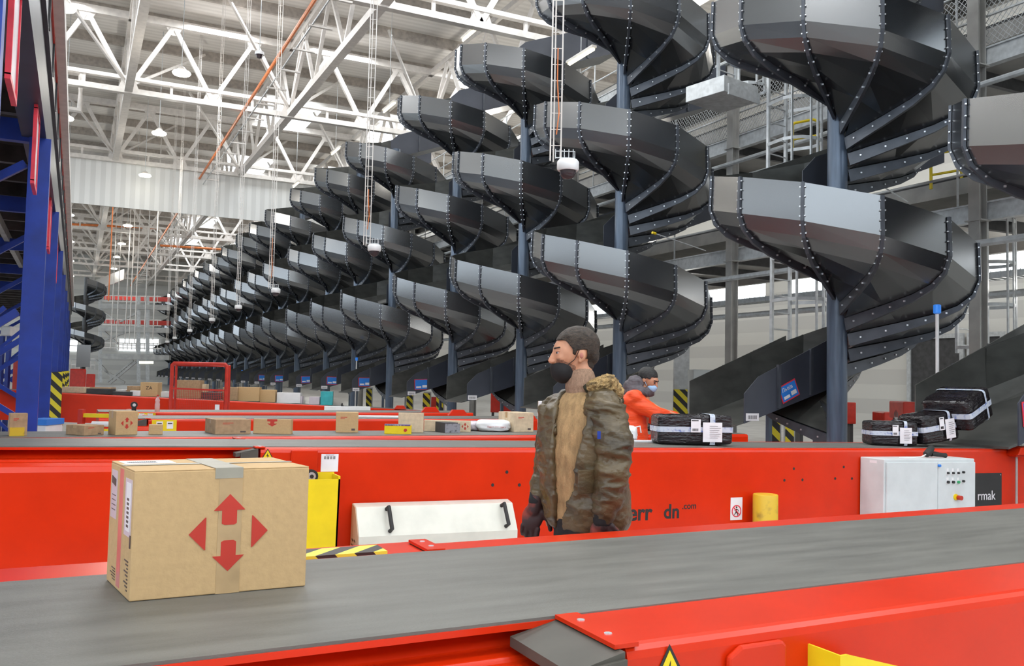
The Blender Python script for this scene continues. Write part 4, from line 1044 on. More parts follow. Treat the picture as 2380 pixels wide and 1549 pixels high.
two_face('wide low box with a red down arrow on its front, right of two', 588, 1009, 6, 86, 975, ex=sh(ex_arrow), yaw=.05)
two_face('cubic cardboard carton with printed codes in the middle of the parcel line', 780, 1006.5, 12, 50, 960, mt='card', ex=sh(ex_codes), yaw=.2)
two_face('tall pale carton behind the yellow packet', 925, 1006, 3, 58, 961, mt='card3', ex=sh(ex_tape), yaw=.05)
two_face('cardboard box with small red emblem behind the grey packet', 985, 1003.5, 4, 108, 978, mt='card3', ex=sh(lambda r, w, h, d: arrows(r, w*.38, h*.5, h*.65)), yaw=.05)
two_face('pale carton with red arrow left of the walking man', 1195, 1005.5, 38, 45, 961, mt='card3', ex=sh(ex_codes), yaw=.5)
two_face('tall white carton partly hidden behind the walking man', 1250, 1002, 4, 26, 934, mt='paper', ex=sh(ex_tape), yaw=.05)
r = two_face('cardboard box with yellow band at the left edge of the photo', 21, 1015, 21, 30, 963, mt='card2', ex=sh(ex_codes), yaw=.6)
MB().box(.002, .118, -.002, 0, .0, .075).build('yellow_print', 'yelold', r)
r = two_face('yellow packet with purple top on the parcel line', 893, 1009.5, 4, 62, 989, mt='yellow', ex=None, yaw=.08, nm='yellow_packet')
MB().box(0, .27, -.002, .12, .085, .098).build('purple_top', mat('purple_print', (.12, .08, .2), .4, dirt=(.6, .6, .6), scale=40), r)
MB().prism([(.22+.02*cos(t), .04+.018*sin(t)) for t in range(6)], -.003, 0, 'y').build('badge', 'logo', r)
r = two_face('dark packet in grey crumpled film beside the white bag', 1034, 1007.5, 37, 29, 984, mt='dark', ex=None, yaw=.5, nm='dark_packet')
MB().box(0.0, .18, -.003, 0, 0, .1).build('grey_film', mat('grey_film', (.3, .3, .33), .3, dirt=(.05, .05, .05), scale=25), r)
def pouch(label, px, py, wpx, top, mt, dd=None, nm='wrapped_parcel', dp=.16, seedv=1, txt=None):
    p = on_z(px, py, ZT) if dd is None else at_d(px, py, dd); dep = p.x*sin(YAW)+p.y*cos(YAW); s = dep/F
    w = wpx*s/2; h = (py-top)*s
    r = thing(nm, label, 'parcel', (p.x, p.y, p.z+.002), -YAW)
    bm = bmesh.new(); bmesh.ops.create_cube(bm, size=2)
    bmesh.ops.subdivide_edges(bm, edges=bm.edges, cuts=7, use_grid_fill=True)
    for v in bm.verts:
        c = v.co; q = Vector((c.x, c.y, c.z)); L = (abs(q.x)**4+abs(q.y)**4+abs(q.z)**4)**.25
        q = q/L; nz = noise.noise(q*3+Vector((seedv, 0, 0)))*.12; q *= 1+nz
        v.co = (q.x*w, q.y*dp+dp, max(0, (q.z*.5+.5)*h))
    me = bpy.data.meshes.new('wrapping'); bm.to_mesh(me); bm.free(); me.materials.append(M[mt])
    me.polygons.foreach_set('use_smooth', [True]*len(me.polygons))
    o = bpy.data.objects.new('wrapping', me); COL.objects.link(o); o.parent = r
    if txt: text('lettering', txt, h*.2, 'logo', r, (w*.2, -.006, h*.42), (pi/2, 0, 0))
    return r
pouch('white plastic mailing bag with red print lying before the pale carton', 1146, 1005, 80, 978, 'plastic', seedv=4, txt='Пакет для одягу')
MB_ = pouch('small pale bag wedged behind the white mailing bag', 1100, 1003, 26, 981, 'lilac', seedv=2)
# white carrier bag + papers near the worker
qb = on_belt2(1468, 1026); db = qb.x*sin(YAW)+qb.y*cos(YAW)
pw = pouch('crumpled white carrier bag near the worker in orange', 1468, 1026, 32, 993, 'plastic', dd=db, seedv=7, nm='carrier_bag')
MB().tube([(.02, .1, .07), (.05, .1, .12), (.09, .1, .13), (.10, .1, .07)], .007, 6).build('bag_handle', 'plastic', pw, True)
p = on_belt2(1487, 1027.5); tag(MB().box(-.18, .18, -.05, .08, 0, .012).build('paper_stack', 'paper', loc=p, rot=(0, 0, -YAW)), 'flat white paper stack beside the carrier bag', 'paper')
two = pouch('small grey-black wrapped lump behind the long black parcel', 1507, 1003, 26, 985, 'wrap', seedv=9)
# black wrapped parcels
def black_parcel(label, p, yaw, w, d, h, tilt=(0, 0), labels=True, big=True):
    r = thing('wrapped_box', label, 'parcel', p, yaw)
    r.rotation_euler = (tilt[0], tilt[1], yaw)
    bm = bmesh.new(); bmesh.ops.create_cube(bm, size=2)
    bmesh.ops.subdivide_edges(bm, edges=bm.edges, cuts=11, use_grid_fill=True)
    for v in bm.verts:
        c = v.co.copy(); L = (abs(c.x)**14+abs(c.y)**14+abs(c.z)**14)**(1/14); c /= L
        n = noise.noise(Vector((c.x*4+w*9, c.y*3, c.z*6)))*.012
        v.co = ((c.x*.5+.5)*w+n*.3, (c.y*.5+.5)*d+n, (c.z*.5+.5)*h+(n*.6 if c.z > -.9 else 0))
    me = bpy.data.meshes.new('wrapped_carton'); bm.to_mesh(me); bm.free(); me.materials.append(M['wrap'])
    me.polygons.foreach_set('use_smooth', [True]*len(me.polygons))
    o = bpy.data.objects.new('wrapped_carton', me); COL.objects.link(o); o.parent = r
    g = .012
    def se(t, A_, B_):       # rounded-rectangle outline
        k = (abs(cos(t))**12+abs(sin(t))**12)**(-1/12); return A_*k*cos(t), B_*k*sin(t)
    n = 64; pts = [se(2*pi*i/n, w/2+.008, d/2+.008) for i in range(n)]
    MB().add([(w/2+x, d/2+y, z) for z in (h*.42, h*.60) for x, y in pts], [(i, (i+1) % n, n+(i+1) % n, n+i) for i in range(n)]).build('tape_band', 'wtape', r)
    pts = [se(2*pi*i/n, d/2+.009, h/2+.009) for i in range(n)]
    MB().add([(x, d/2+y, max(.001, h/2+z)) for x in (w*.68, w*.75) for y, z in pts], [(i, (i+1) % n, n+(i+1) % n, n+i) for i in range(n)]).build('tape_band', 'wtape', r)
    if labels:
        m = MB().box(w*.58, w*.84, -g-.006, -g-.004, h*.1, h*.76).box(w*.42, w*.55, -g-.006, -g-.004, h*.42, h*.86)
        m.mt(1)
        for k in range(7): m.box(w*.67, w*(.78+.02*(k % 3)), -g-.008, -g-.006, h*(.24+.065*k), h*(.25+.065*k))
        for k in range(9): m.box(w*(.44+.009*k), w*(.444+.009*k), -g-.008, -g-.006, h*.46, h*.55)
        m.box(w*.43, w*.52, -g-.008, -g-.006, h*.80, h*.83)
        m.build('shipping_label', ['paper', 'ink'], r)
    return r
pA = on_belt2(1531, 1034); pB = on_belt2(1704, 1039)
black_parcel('long black film-wrapped parcel under the worker’s hand on the second conveyor', pA+Vector((0, 0, .002)), math.atan2((pB-pA).y, (pB-pA).x), (pB-pA).length, .28, .26)
pA = on_belt2(2028, 1036); pB = on_belt2(2135, 1040)
black_parcel('black film-wrapped parcel at the foot of the right slide, leftmost of three', pA+Vector((0, 0, .002)), math.atan2((pB-pA).y, (pB-pA).x), (pB-pA).length, .30, .24)
pA = on_belt2(2150, 1040)+Vector((0, 0, .015)); 
black_parcel('black film-wrapped parcel with tilted paper label, middle of three at the slide', pA, -YAW+.40, .50, .32, .30, tilt=(0, -.13))
pA = at_d(2262, 1005, 8.9)
black_parcel('black film-wrapped parcel lying high on the right slide, topmost of three', pA, -YAW+.62, .48, .5, .32, tilt=(0, -.36), labels=False)
# load on conveyor 6
def load6(label, x0, x1, top, base, mt, dd, nm='cardboard_box', dp=.35, ex=ex_tape):
    return carton(label, ((x0+x1)/2, base), top, (x1-x0), dd, mt, yaw=.15, depth_m=dp, nm=nm, extras=ex)
L6 = [('long flat carton beside the hazard guard on the far conveyor', 140, 192, 899, 912, 'card3', 13.9), ('flat black parcel on the far conveyor, left one', 190, 251, 902, 914, 'dark', 14.1),
      ('carton standing behind the flat black parcels', 193, 250, 888, 902, 'card2', 14.6), ('flat black parcel on the far conveyor, right one', 251, 300, 908, 916, 'dark', 14.2),
      ('brown carton left of the marked square carton', 290, 322, 889, 910, 'card2', 14.7), ('square orange-brown carton with dark handwriting', 323, 360, 887, 919, 'card', 14.3),
      ('small white packet before the brown cartons', 300, 321, 905, 917, 'plastic', 14.15), ('carton in shiny film inside the red guard frame', 402, 457, 879, 920, 'card2', 14.7),
      ('small carton behind the film-wrapped carton', 457, 470, 887, 920, 'card3', 14.9), ('flat black parcel right of the film-wrapped carton', 458, 510, 905, 921, 'dark', 14.7),
      ('carton just right of the red guard frame', 512, 545, 898, 928, 'card2', 15.0), ('long carton with white label, second right of the guard frame', 545, 595, 900, 932, 'card', 15.1),
      ('plain carton right of the long carton', 596, 633, 904, 932, 'card', 15.2), ('white and blue printed box on the far conveyor', 638, 690, 910, 934, 'plastic', 15.4),
      ('pinkish film packet in front of the printed box', 668, 700, 920, 937, 'lilac', 15.3), ('small red and white box left of the teal box', 712, 735, 920, 937, 'lilac', 15.6),
      ('teal box standing upright on the far conveyor', 738, 765, 907, 938, 'teal', 15.7), ('dark round bundle behind the flat carton', 158, 184, 888, 900, 'dark', 15.0),
      ('small orange carton far behind the flat parcels', 270, 290, 893, 903, 'orange', 17.0), ('small white carton far behind the flat parcels', 252, 268, 892, 902, 'plastic', 17.2),
      ('carton glimpsed between the blue columns', 78, 96, 899, 911, 'card3', 14.0), ('pale carton right of the second blue column', 112, 126, 900, 911, 'card3', 13.9),
      ('small white box by the guard frame left post', 368, 388, 904, 916, 'plastic', 14.6)]
for (lb, x0, x1, t, b, mt, dd) in L6: 
    rr_ = load6(lb, x0, x1, t, b, mt, dd*K6, dp=.42, nm='cardboard_box' if mt.startswith('card') else 'parcel_box')
    q = A6.inverted() @ rr_.location                  # rest each carton on the sloping belt
    q.y = .12 if dd < 14.4 else (.35 if dd < 14.9 else .45); q.z = .004
    if dd > 16: q.y = .62
    rr_.location = A6 @ q
    if 'handwriting' in lb: text('handwriting', 'ZA', .11, 'ink', rr_, (0, -.002, .2), (pi/2, 0, 0))
# ================================================================ PEOPLE
def blob(parts, voxel, smooth=3, name='body', mats=('skin',), parent=None, post=None, matfn=None, dec=None):
    bm = bmesh.new()
    for p in parts:
        if p[0] == 'cap':
            _, a, ra, b, rb = p[:5]; a = Vector(a); b = Vector(b); d = b-a; L = d.length
            fl = p[5] if len(p) > 5 else 1
            q = d.to_track_quat('Z', 'Y').to_matrix().to_4x4()
            n = 14; rings = []
            def ring(r, z): return [bm.verts.new((Matrix.Translation(a) @ q) @ Vector((r*cos(2*pi*k/n), r*fl*sin(2*pi*k/n), z))) for k in range(n)]
            for t in (-.98, -.7, -.35, 0): rings.append(ring(ra*math.sqrt(1-t*t), ra*t))
            for t in (0, .35, .7, .98): rings.append(ring(rb*math.sqrt(1-t*t), L+rb*t))
            for i in range(len(rings)-1):
                for k in range(n): bm.faces.new((rings[i][k], rings[i][(k+1) % n], rings[i+1][(k+1) % n], rings[i+1][k]))
            bm.faces.new(rings[0][::-1]); bm.faces.new(rings[-1])
        elif p[0] == 'ell':
            _, c, r = p[:3]; R = p[3] if len(p) > 3 else Matrix.Identity(3)
            T = Matrix.Translation(c) @ R.to_4x4() @ Matrix.Diagonal((*r, 1))
            bmesh.ops.create_icosphere(bm, subdivisions=3, radius=1, matrix=T)
        elif p[0] == 'mesh':
            vs = [bm.verts.new(v) for v in p[1]]
            for f in p[2]: bm.faces.new([vs[i] for i in f])
    me = bpy.data.meshes.new(name+'_src'); bm.to_mesh(me); bm.free()
    o = bpy.data.objects.new(name+'_src', me); COL.objects.link(o)
    rm = o.modifiers.new('r', 'REMESH'); rm.mode = 'VOXEL'; rm.voxel_size = voxel
    sm_ = o.modifiers.new('s', 'SMOOTH'); sm_.factor = .5; sm_.iterations = smooth
    bpy.context.view_layer.update()
    dg = bpy.context.evaluated_depsgraph_get()
    me2 = bpy.data.meshes.new_from_object(o.evaluated_get(dg)); bpy.data.objects.remove(o)
    me2.name = name
    if post:
        for v in me2.vertices: v.co = post(v.co.copy(), v.normal.copy())
    me2.materials.clear()
    for m in mats: me2.materials.append(M[m])
    me2.polygons.foreach_set('use_smooth', [True]*len(me2.polygons))
    if matfn:
        me2.polygons.foreach_set('material_index', [matfn(p.center) for p in me2.polygons])
    ob = bpy.data.objects.new(name, me2); COL.objects.link(ob)
    if parent: ob.parent = parent
    return ob
def loft(rings, closed=True, caps=True):
    """rings: lists of equal-length points; returns ('mesh', verts, faces)"""
    n = len(rings[0]); vs = [tuple(p) for r in rings for p in r]; fs = []
    for i in range(len(rings)-1):
        for k in range(n if closed else n-1):
            k2 = (k+1) % n
            fs.append((i*n+k, i*n+k2, (i+1)*n+k2, (i+1)*n+k))
    if caps and closed: fs += [tuple(range(n))[::-1], tuple(range((len(rings)-1)*n, len(rings)*n))]
    return ('mesh', vs, fs)
def hand(parts, wrist, dirv, palm_n, side, s=1.0, curl=.35):
    """palm + 4 unequal fingers + thumb. dirv: towards fingertips, palm_n: out of the palm, side: +1 thumb on dir x n side"""
    d = Vector(dirv).normalized(); n = Vector(palm_n).normalized(); t = d.cross(n).normalized()*side
    w = Vector(wrist); pc = w+d*.05*s
    R = Matrix((t, d, n)).transposed()
    parts.append(('ell', pc, (.042*s, .052*s, .017*s), R))
    for i, (off, L) in enumerate(((.030, .070), (.011, .080), (-.010, .075), (-.029, .058))):
        b = w+d*.088*s+t*off*s
        a1 = curl*(1+.12*i); p1 = b+(d*cos(a1)+n*sin(a1))*L*.45*s; p2 = p1+(d*cos(a1*2.2)+n*sin(a1*2.2))*L*.32*s; p3 = p2+(d*cos(a1*3.2)+n*sin(a1*3.2))*L*.25*s
        parts += [('cap', b, .0098*s, p1, .009*s), ('cap', p1, .009*s, p2, .0082*s), ('cap', p2, .0082*s, p3, .007*s)]
    b = w+d*.025*s+t*.032*s; p1 = b+(d*.6+t*.7+n*.25).normalized()*.042*s; p2 = p1+(d*.9+t*.25+n*.35).normalized()*.032*s
    parts += [('cap', b, .013*s, p1, .0105*s), ('cap', p1, .0105*s, p2, .009*s)]
def soften_edge(bm, n=6):
    for _ in range(n):
        be = [v for v in bm.verts if v.is_boundary]
        new = {}
        for v in be:
            nb = [e.other_vert(v).co for e in v.link_edges if e.is_boundary]
            if len(nb) == 2: new[v] = v.co*.4+(nb[0]+nb[1])*.3
        for v, q in new.items(): v.co = q
# ---------------------------------------------------------------- walking man : local axes x = image right, y = away, z up
MD = 3.95
base = at_d(1340, 900, MD)
man = thing('person', 'man in open olive parka, tan sweater and black mask walking left between conveyors', 'person', (base.x, base.y, 0), -YAW)
k_ = MD/F
def mp(px, py, y=0):
    """pixel to local point in the figure's frame at offset y behind its plane"""
    p = at_d(px, py, MD+y); v = p-Vector((base.x, base.y, 0))
    return Vector((v.x*cos(YAW)-v.y*sin(YAW), v.x*sin(YAW)+v.y*cos(YAW), v.z))
hy = radians(12)           # the head is turned a little to the camera
Rh = Matrix.Rotation(hy, 3, 'Z') @ Matrix.Rotation(radians(-4), 3, 'Y')
hc = mp(1332, 822)
def H(f, l, u): return hc + Rh @ Vector((-f, -l, u))     # f forward (image left), l his left (to the camera), u up
parts = [('ell', H(-.018, 0, .030), (.095, .074, .084), Rh), ('ell', H(.028, 0, .0), (.066, .064, .082), Rh),
         ('ell', H(.040, 0, -.062), (.052, .048, .056), Rh), ('ell', H(.062, 0, -.088), (.026, .026, .022), Rh),
         ('ell', H(-.005, 0, -.045), (.060, .056, .055), Rh),
         ('cap', H(.086, 0, .012), .0085, H(.109, 0, -.027), .010), ('ell', H(.101, 0, -.033), (.014, .015, .010), Rh),
         ('ell', H(.074, .0, .028), (.014, .046, .012), Rh), ('ell', H(.088, 0, -.064), (.014, .024, .012), Rh),
         ('ell', H(.058, .038, -.018), (.026, .018, .024), Rh), ('ell', H(.058, -.038, -.018), (.026, .018, .024), Rh)]
for s_ in (1, -1):
    parts += [('ell', H(-.020, .072*s_, -.012), (.019, .007, .031), Rh), ('ell', H(-.012, .070*s_, -.036), (.012, .007, .012), Rh)]
neckb = mp(1362, 925)
parts += [('cap', H(-.025, 0, -.07), .056, neckb, .064)]
# torso core, limbs
ty = radians(38)
Rt = Matrix.Rotation(ty, 3, 'Z')
sh_l = mp(1405, 940, -.13); sh_r = mp(1298, 945, .14); hip = mp(1362, 1215)
chest = (sh_l+sh_r)/2+Vector((0, 0, -.14))
parts += [('ell', chest, (.11, .17, .20), Rt), ('cap', chest, .12, hip, .115, 1.1), ('ell', hip, (.10, .14, .10), Rt), ('cap', sh_l, .055, sh_r, .055)]
el_l = mp(1422, 1095, -.20); wr_l = mp(1400, 1205, -.20); el_r = mp(1268, 1100, .18); wr_r = mp(1245, 1172, .10)
parts += [('cap', sh_l, .05, el_l, .042), ('cap', el_l, .04, wr_l, .028), ('cap', sh_r, .05, el_r, .042), ('cap', el_r, .04, wr_r, .028)]
hand(parts, wr_l, (-.05, .0, -1), (0, 1, 0), 1, 1.0, .25)
hand(parts, wr_r, (-.22, -.1, -1), (.3, 1, 0), 1, 1.0, .30)
hl, hr = hip+Vector((.03, -.08, -.05)), hip+Vector((-.02, .09, -.05))
kl, kr = Vector((hip.x+.10, -.12, .50)), Vector((hip.x-.13, .10, .50))
al, ar_ = Vector((hip.x+.30, -.12, .13)), Vector((hip.x-.22, .10, .09))
parts += [('cap', hl, .085, kl, .058), ('cap', kl, .056, al, .04), ('cap', hr, .085, kr, .058), ('cap', kr, .056, ar_, .04),
          ('cap', al+Vector((.02, 0, -.06)), .038, al+Vector((-.16, 0, -.09)), .032), ('cap', ar_+Vector((.03, 0, -.04)), .038, ar_+Vector((-.17, 0, -.052)), .032)]
def rel(c): v = Rh.inverted() @ (Vector(c)-hc); return -v.x, -v.y, v.z
body = blob(parts, .0055, 3, 'body', ('skin', 'stubble'), man, matfn=lambda q: int((lambda r_: r_[2] < -.046-(.03-r_[0])*.5 and .006 < r_[0] < .085 and r_[2] > -.13)(rel(q))))
for s_ in (1, -1): blob([('ell', H(-.016, .0775*s_, -.012), (.009, .004, .014), Rh)], .0025, 1, 'ear_shade', ('lips',), body)  # darker ellipsoid stands in for the shade inside the ear
# eye, brow, lips
def small(name, parts, mt, parent, vox=.0025, sm=1): return blob(parts, vox, sm, name, (mt,), parent)
for s_ in (1, -1):
    o = MB().lathe([(0, .0115), (.006, .010), (.010, .005), (.0115, 0), (.010, -.005), (.006, -.010), (0, -.0115)], 14).build('eye', 'lilac', body, True, loc=H(.0745, .029*s_, .006))
    MB().lathe([(0, .0052), (.004, .003), (.0052, 0), (.004, -.003), (0, -.0052)], 10).build('iris', 'ink', o, True, loc=Rh @ Vector((-.0085, -.003*s_, 0)))
    small('eyebrow', [('cap', H(.0885, .014*s_, .026), .0048, H(.074, .045*s_, .029), .004)], 'hair', body)
    small('eyelid', [('cap', H(.0865, .016*s_, .0135), .0048, H(.076, .043*s_, .012), .0048)], 'skin', body)
# hair cap
hp_ = []
hair = [('ell', H(-.024, 0, .038), (.103, .081, .087), Rh)]
def hairpost(c, n): return c + n*(noise.noise(c*55)*.0028)
def rel(c): v = Rh.inverted() @ (Vector(c)-hc); return -v.x, -v.y, v.z
hr_ = blob(hair + [('ell', H(-.085, 0, -.005), (.035, .058, .055), Rh), ('ell', H(-.06, 0, -.055), (.035, .045, .03), Rh)], .0045, 2, 'hair', ('hair',), man, post=hairpost)
bm = bmesh.new(); bm.from_mesh(hr_.data)
kill = []
for v in bm.verts:
    f, l, u = rel(v.co)
    # hairline: forehead, temple, in front of and around the ear
    lim = .058 if f > .050 else (.058-(.050-f)*1.5 if f > .010 else (-.002 if f > -.028 else (-.045 if f > -.05 else -.085)))
    if -.045 < f <= -.0 and abs(l) > .05 and u < .012: lim = .02
    if .005 < f < .022 and abs(l) > .055: lim = -.028
    if u < lim and f > -.048: kill.append(v)
    elif u < -.075: kill.append(v)
bmesh.ops.delete(bm, geom=kill, context='VERTS'); soften_edge(bm); bm.to_mesh(hr_.data); bm.free()
sd = hr_.modifiers.new('s', 'SOLIDIFY'); sd.thickness = .004; sd.offset = -1
# mask under the nose
mk_ = blob([('ell', H(.052, 0, -.075), (.050, .053, .056), Rh), ('cap', H(.088, 0, -.055), .020, H(.080, 0, -.09), .024), ('ell', H(.03, 0, -.098), (.055, .045, .026), Rh)], .004, 3, 'face_mask', ('mask',), man)
bm = bmesh.new(); bm.from_mesh(mk_.data)
kill = [v for v in bm.verts if (lambda r_: r_[2] > -.040+(.085-r_[0])*.30 or r_[0] < .004-(r_[2]+.07)*.5)(rel(v.co))]
bmesh.ops.delete(bm, geom=kill, context='VERTS'); soften_edge(bm); bm.to_mesh(mk_.data); bm.free()
sd = mk_.modifiers.new('s', 'SOLIDIFY'); sd.thickness = .003; sd.offset = 1
MB().tube([H(.045, .058, -.052), H(.015, .070, -.028), H(-.010, .074, .016), H(-.028, .076, .02)], .0018, 5).build('ear_loop', 'mask', mk_, True)
# sweater with rolled collar
def ering(c, rx, ry, R, n=28, tilt=(0, 0), a0=0, a1=2*pi, z=0):
    out = []
    for k in range(n):
        t = a0+(a1-a0)*k/(n if abs(a1-a0-2*pi) < 1e-6 else n-1)
        v = R @ Vector((rx*cos(t), ry*sin(t), 0)); v.z += tilt[0]*v.x+tilt[1]*v.y
        out.append(Vector(c)+v)
    return out
def interp(keys, t):
    for i in range(len(keys)-1):
        if keys[i][0] <= t <= keys[i+1][0]:
            f = (t-keys[i][0])/(keys[i+1][0]-keys[i][0]); return [a+(b-a)*f for a, b in zip(keys[i][1:], keys[i+1][1:])]
    return keys[-1][1:]
swk = [(0, 1354, 1208, .135, .165), (.25, 1345, 1120, .138, .170), (.5, 1340, 1050, .140, .178), (.75, 1343, 985, .125, .180), (.9, 1350, 935, .10, .14), (1, 1356, 912, .075, .08)]
rings = []
for i in range(20):
    px, py, rx, ry = interp(swk, i/19); rings.append(ering(mp(px, py), rx, ry, Rt))
sw = blob([loft(rings)], .007, 2, 'sweater', ('knit',), man, post=lambda c, n: c+n*(noise.noise(c*14)*.006))
blob([('cap', mp(1352, 912), .074, mp(1350, 896), .071), ('cap', mp(1351, 897), .075, mp(1349, 882), .069)], .005, 2, 'rolled_collar', ('knit2',), man)
# parka shell: open loft in front; angle measured in the torso frame, front = -x
def jring(px, py, rx, ry, gap, th=.022, n=36):
    c = mp(px, py); a0 = pi+gap[0]; a1 = 3*pi-gap[1]
    o_, i_ = [], []
    for k in range(n):
        t = a0+(a1-a0)*k/(n-1)
        v = Rt @ Vector((rx*cos(t), ry*sin(t), 0)); u = Rt @ Vector(((rx-th)*cos(t), (ry-th)*sin(t), 0))
        o_.append(c+v); i_.append(c+u)
    return o_+i_[::-1]
jk = [(0, 1366, 1226, .150, .20, .02, .30), (.12, 1364, 1192, .175, .22, .12, .12), (.3, 1357, 1130, .176, .22, .45, .02), (.5, 1350, 1065, .178, .225, .60, .0), (.7, 1352, 1000, .170, .225, .72, .02), (.82, 1355, 960, .155, .215, .74, .12), (.92, 1360, 930, .13, .17, .72, .3), (1, 1366, 908, .10, .12, .75, .7)]
rings = []
for i in range(26):
    px, py, rx, ry, g0, g1 = interp(jk, i/25); rings.append(jring(px, py, rx, ry, (g0, g1)))
jp = [loft(rings)]
jp += [('cap', sh_l+Vector((-.02, .03, -.01)), .07, sh_r+Vector((.0, -.01, -.02)), .07), ('cap', sh_r+Vector((-.005, 0, -.02)), .078, el_r, .064), ('cap', el_r, .062, mp(1252, 1150, .12), .048),
       ('cap', mp(1262, 950, .02), .022, mp(1268, 1060, .02), .02)]
def folds(c, k1, k2):
    n1 = noise.noise(Vector((c.x*k1[0]+c.z*k1[3], c.y*k1[1], c.z*k1[2]))); n2 = noise.noise(Vector((c.x*k2[0]-c.z*k2[3]+7, c.y*k2[1], c.z*k2[2])))
    return (abs(n1)*-.022+.006) + (abs(n2)*-.010+.003)
def wrinkle(c, n): return c+n*folds(c, (7, 7, 12, 6), (16, 16, 30, -14))
def swrinkle(c, n): return c+n*(folds(c, (6, 6, 20, 9), (14, 14, 40, -12))*1.15)
blob(jp, .007, 3, 'parka', ('jacket',), man, post=wrinkle)
sv = blob([('cap', sh_l+Vector((.0, .0, -.025)), .090, mp(1426, 1030, -.18), .086), ('cap', mp(1426, 1030, -.18), .086, el_l, .076), ('cap', el_l, .078, mp(1412, 1160, -.20), .068), ('cap', mp(1412, 1160, -.20), .068, mp(1402, 1196, -.20), .050)],
     .006, 3, 'near_sleeve', ('jacket',), man, post=swrinkle)
# pocket flap and snap
MB().tf(Rt.to_4x4()).box(-.06, .06, -.004, .004, -.05, .05).build('pocket_flap', 'jacket', man, loc=mp(1368, 1120, -.235), bevel=.003)
# ribbed hem, far flap edge, cuffs
blob([('cap', mp(1402, 1196, -.20), .046, mp(1400, 1210, -.20), .042), ('cap', mp(1250, 1153, .115), .040, mp(1246, 1165, .10), .036)], .005, 2, 'cuffs', ('trouser',), man)
# hood resting on the shoulders with fur edge
hd = [('ell', mp(1392, 908, .05), (.085, .12, .055), Rt), ('ell', mp(1402, 932, .0), (.075, .11, .06), Rt), ('cap', mp(1372, 905, -.07), .030, mp(1398, 903, -.03), .045)]
blob(hd, .007, 3, 'hood', ('lining',), man, post=wrinkle)
def furp(c, n): return c+n*(noise.noise(c*50)*.010+abs(noise.noise(c*150))*.012)
blob([('cap', mp(1382, 898, -.10), .030, mp(1412, 892, -.09), .040), ('cap', mp(1412, 892, -.09), .040, mp(1430, 912, -.06), .036), ('cap', mp(1430, 912, -.06), .034, mp(1418, 935, .04), .03)], .004, 1, 'fur_trim', ('fur',), man, post=furp)
MB().box(-.007, .007, -.004, .004, -.016, .016).build('sleeve_tab', 'blue', man, loc=mp(1392, 1012, -.262))['label'] = 'small blue tab on the sleeve'
# trousers and shoes
blob([('cap', hip+Vector((0, 0, -.08)), .14, hip+Vector((0, 0, .06)), .14, 1.15), ('ell', hip, (.135, .175, .13), Rt), ('cap', hl, .10, kl, .078), ('cap', kl, .076, al+Vector((0, 0, -.02)), .062), ('cap', hr, .10, kr, .078), ('cap', kr, .076, ar_+Vector((0, 0, .0)), .062)], .01, 3, 'trousers', ('trouser',), man, post=wrinkle)
for nm_, a in (('shoe', al), ('shoe', ar_)):
    zf = .045
    blob([('cap', Vector((a.x+.02, a.y, zf)), .044, Vector((a.x-.17, a.y, zf-.008)), .036), ('cap', Vector((a.x+.01, a.y, zf)), .045, Vector((a.x, a.y, .12)), .047)], .008, 2, nm_, ('trouser',), man)
gp = []
hand(gp, wr_r, (-.22, -.1, -1), (.3, 1, 0), 1, 1.22, .30); gp.append(('cap', wr_r+Vector((.01, 0, .03)), .034, wr_r+Vector((-.006, 0, -.03)), .036))
blob(gp, .0045, 1, 'glove', ('glove',), man)
gp = []
hand(gp, wr_l, (-.05, 0, -1), (0, 1, 0), 1, 1.2, .25); gp.append(('cap', wr_l+Vector((0, 0, .02)), .034, wr_l+Vector((0, 0, -.03)), .036))
blob(gp, .005, 1, 'glove', ('glove',), man)
# ---------------------------------------------------------------- worker in orange, leaning right over the belt
MD = 8.95
base = at_d(1490, 950, MD)
wk = thing('person', 'worker in orange jacket, grey hood and light blue mask bending over the parcels', 'person', (base.x, base.y, 0), -YAW)
hc = mp(1508, 884); Rh = Matrix.Rotation(radians(180-35), 3, 'Z') @ Matrix.Rotation(radians(-22), 3, 'Y')
def H(f, l, u): return hc + Rh @ Vector((-f, -l, u))
P_ = [('ell', H(-.018, 0, .030), (.095, .076, .086), Rh), ('ell', H(.028, 0, .0), (.068, .066, .084), Rh), ('ell', H(.040, 0, -.062), (.052, .048, .056), Rh),
      ('cap', H(.088, 0, .012), .010, H(.108, 0, -.028), .012), ('ell', H(.078, 0, .030), (.014, .05, .014), Rh), ('ell', H(.058, .038, -.018), (.026, .018, .024), Rh), ('ell', H(.058, -.038, -.018), (.026, .018, .024), Rh)]
for s_ in (1, -1): P_.append(('ell', H(-.018, .074*s_, -.010), (.019, .009, .033), Rh))
nb_ = mp(1487, 912); P_.append(('cap', H(-.02, 0, -.07), .055, nb_, .065))
hipw = mp(1462, 1060); shn = mp(1478, 925, -.18); shf = mp(1490, 930, .16)
P_ += [('cap', (shn+shf)/2+Vector((0, 0, -.06)), .13, hipw, .14), ('cap', shn, .06, shf, .06)]
eln = mp(1530, 955, -.22); wrn = mp(1578, 968, -.15)
P_ += [('cap', shn, .05, eln, .042), ('cap', eln, .04, wrn, .028)]
elf = mp(1530, 985, .2); wrf = mp(1560, 985, .15)
P_ += [('cap', shf, .05, elf, .042), ('cap', elf, .04, wrf, .028)]
hand(P_, wrn, (1, .1, -.12), (0, 0, -1), 1, 1.05, .18); hand(P_, wrf, (1, .1, -.2), (0, 0, -1), -1, 1.0, .3)
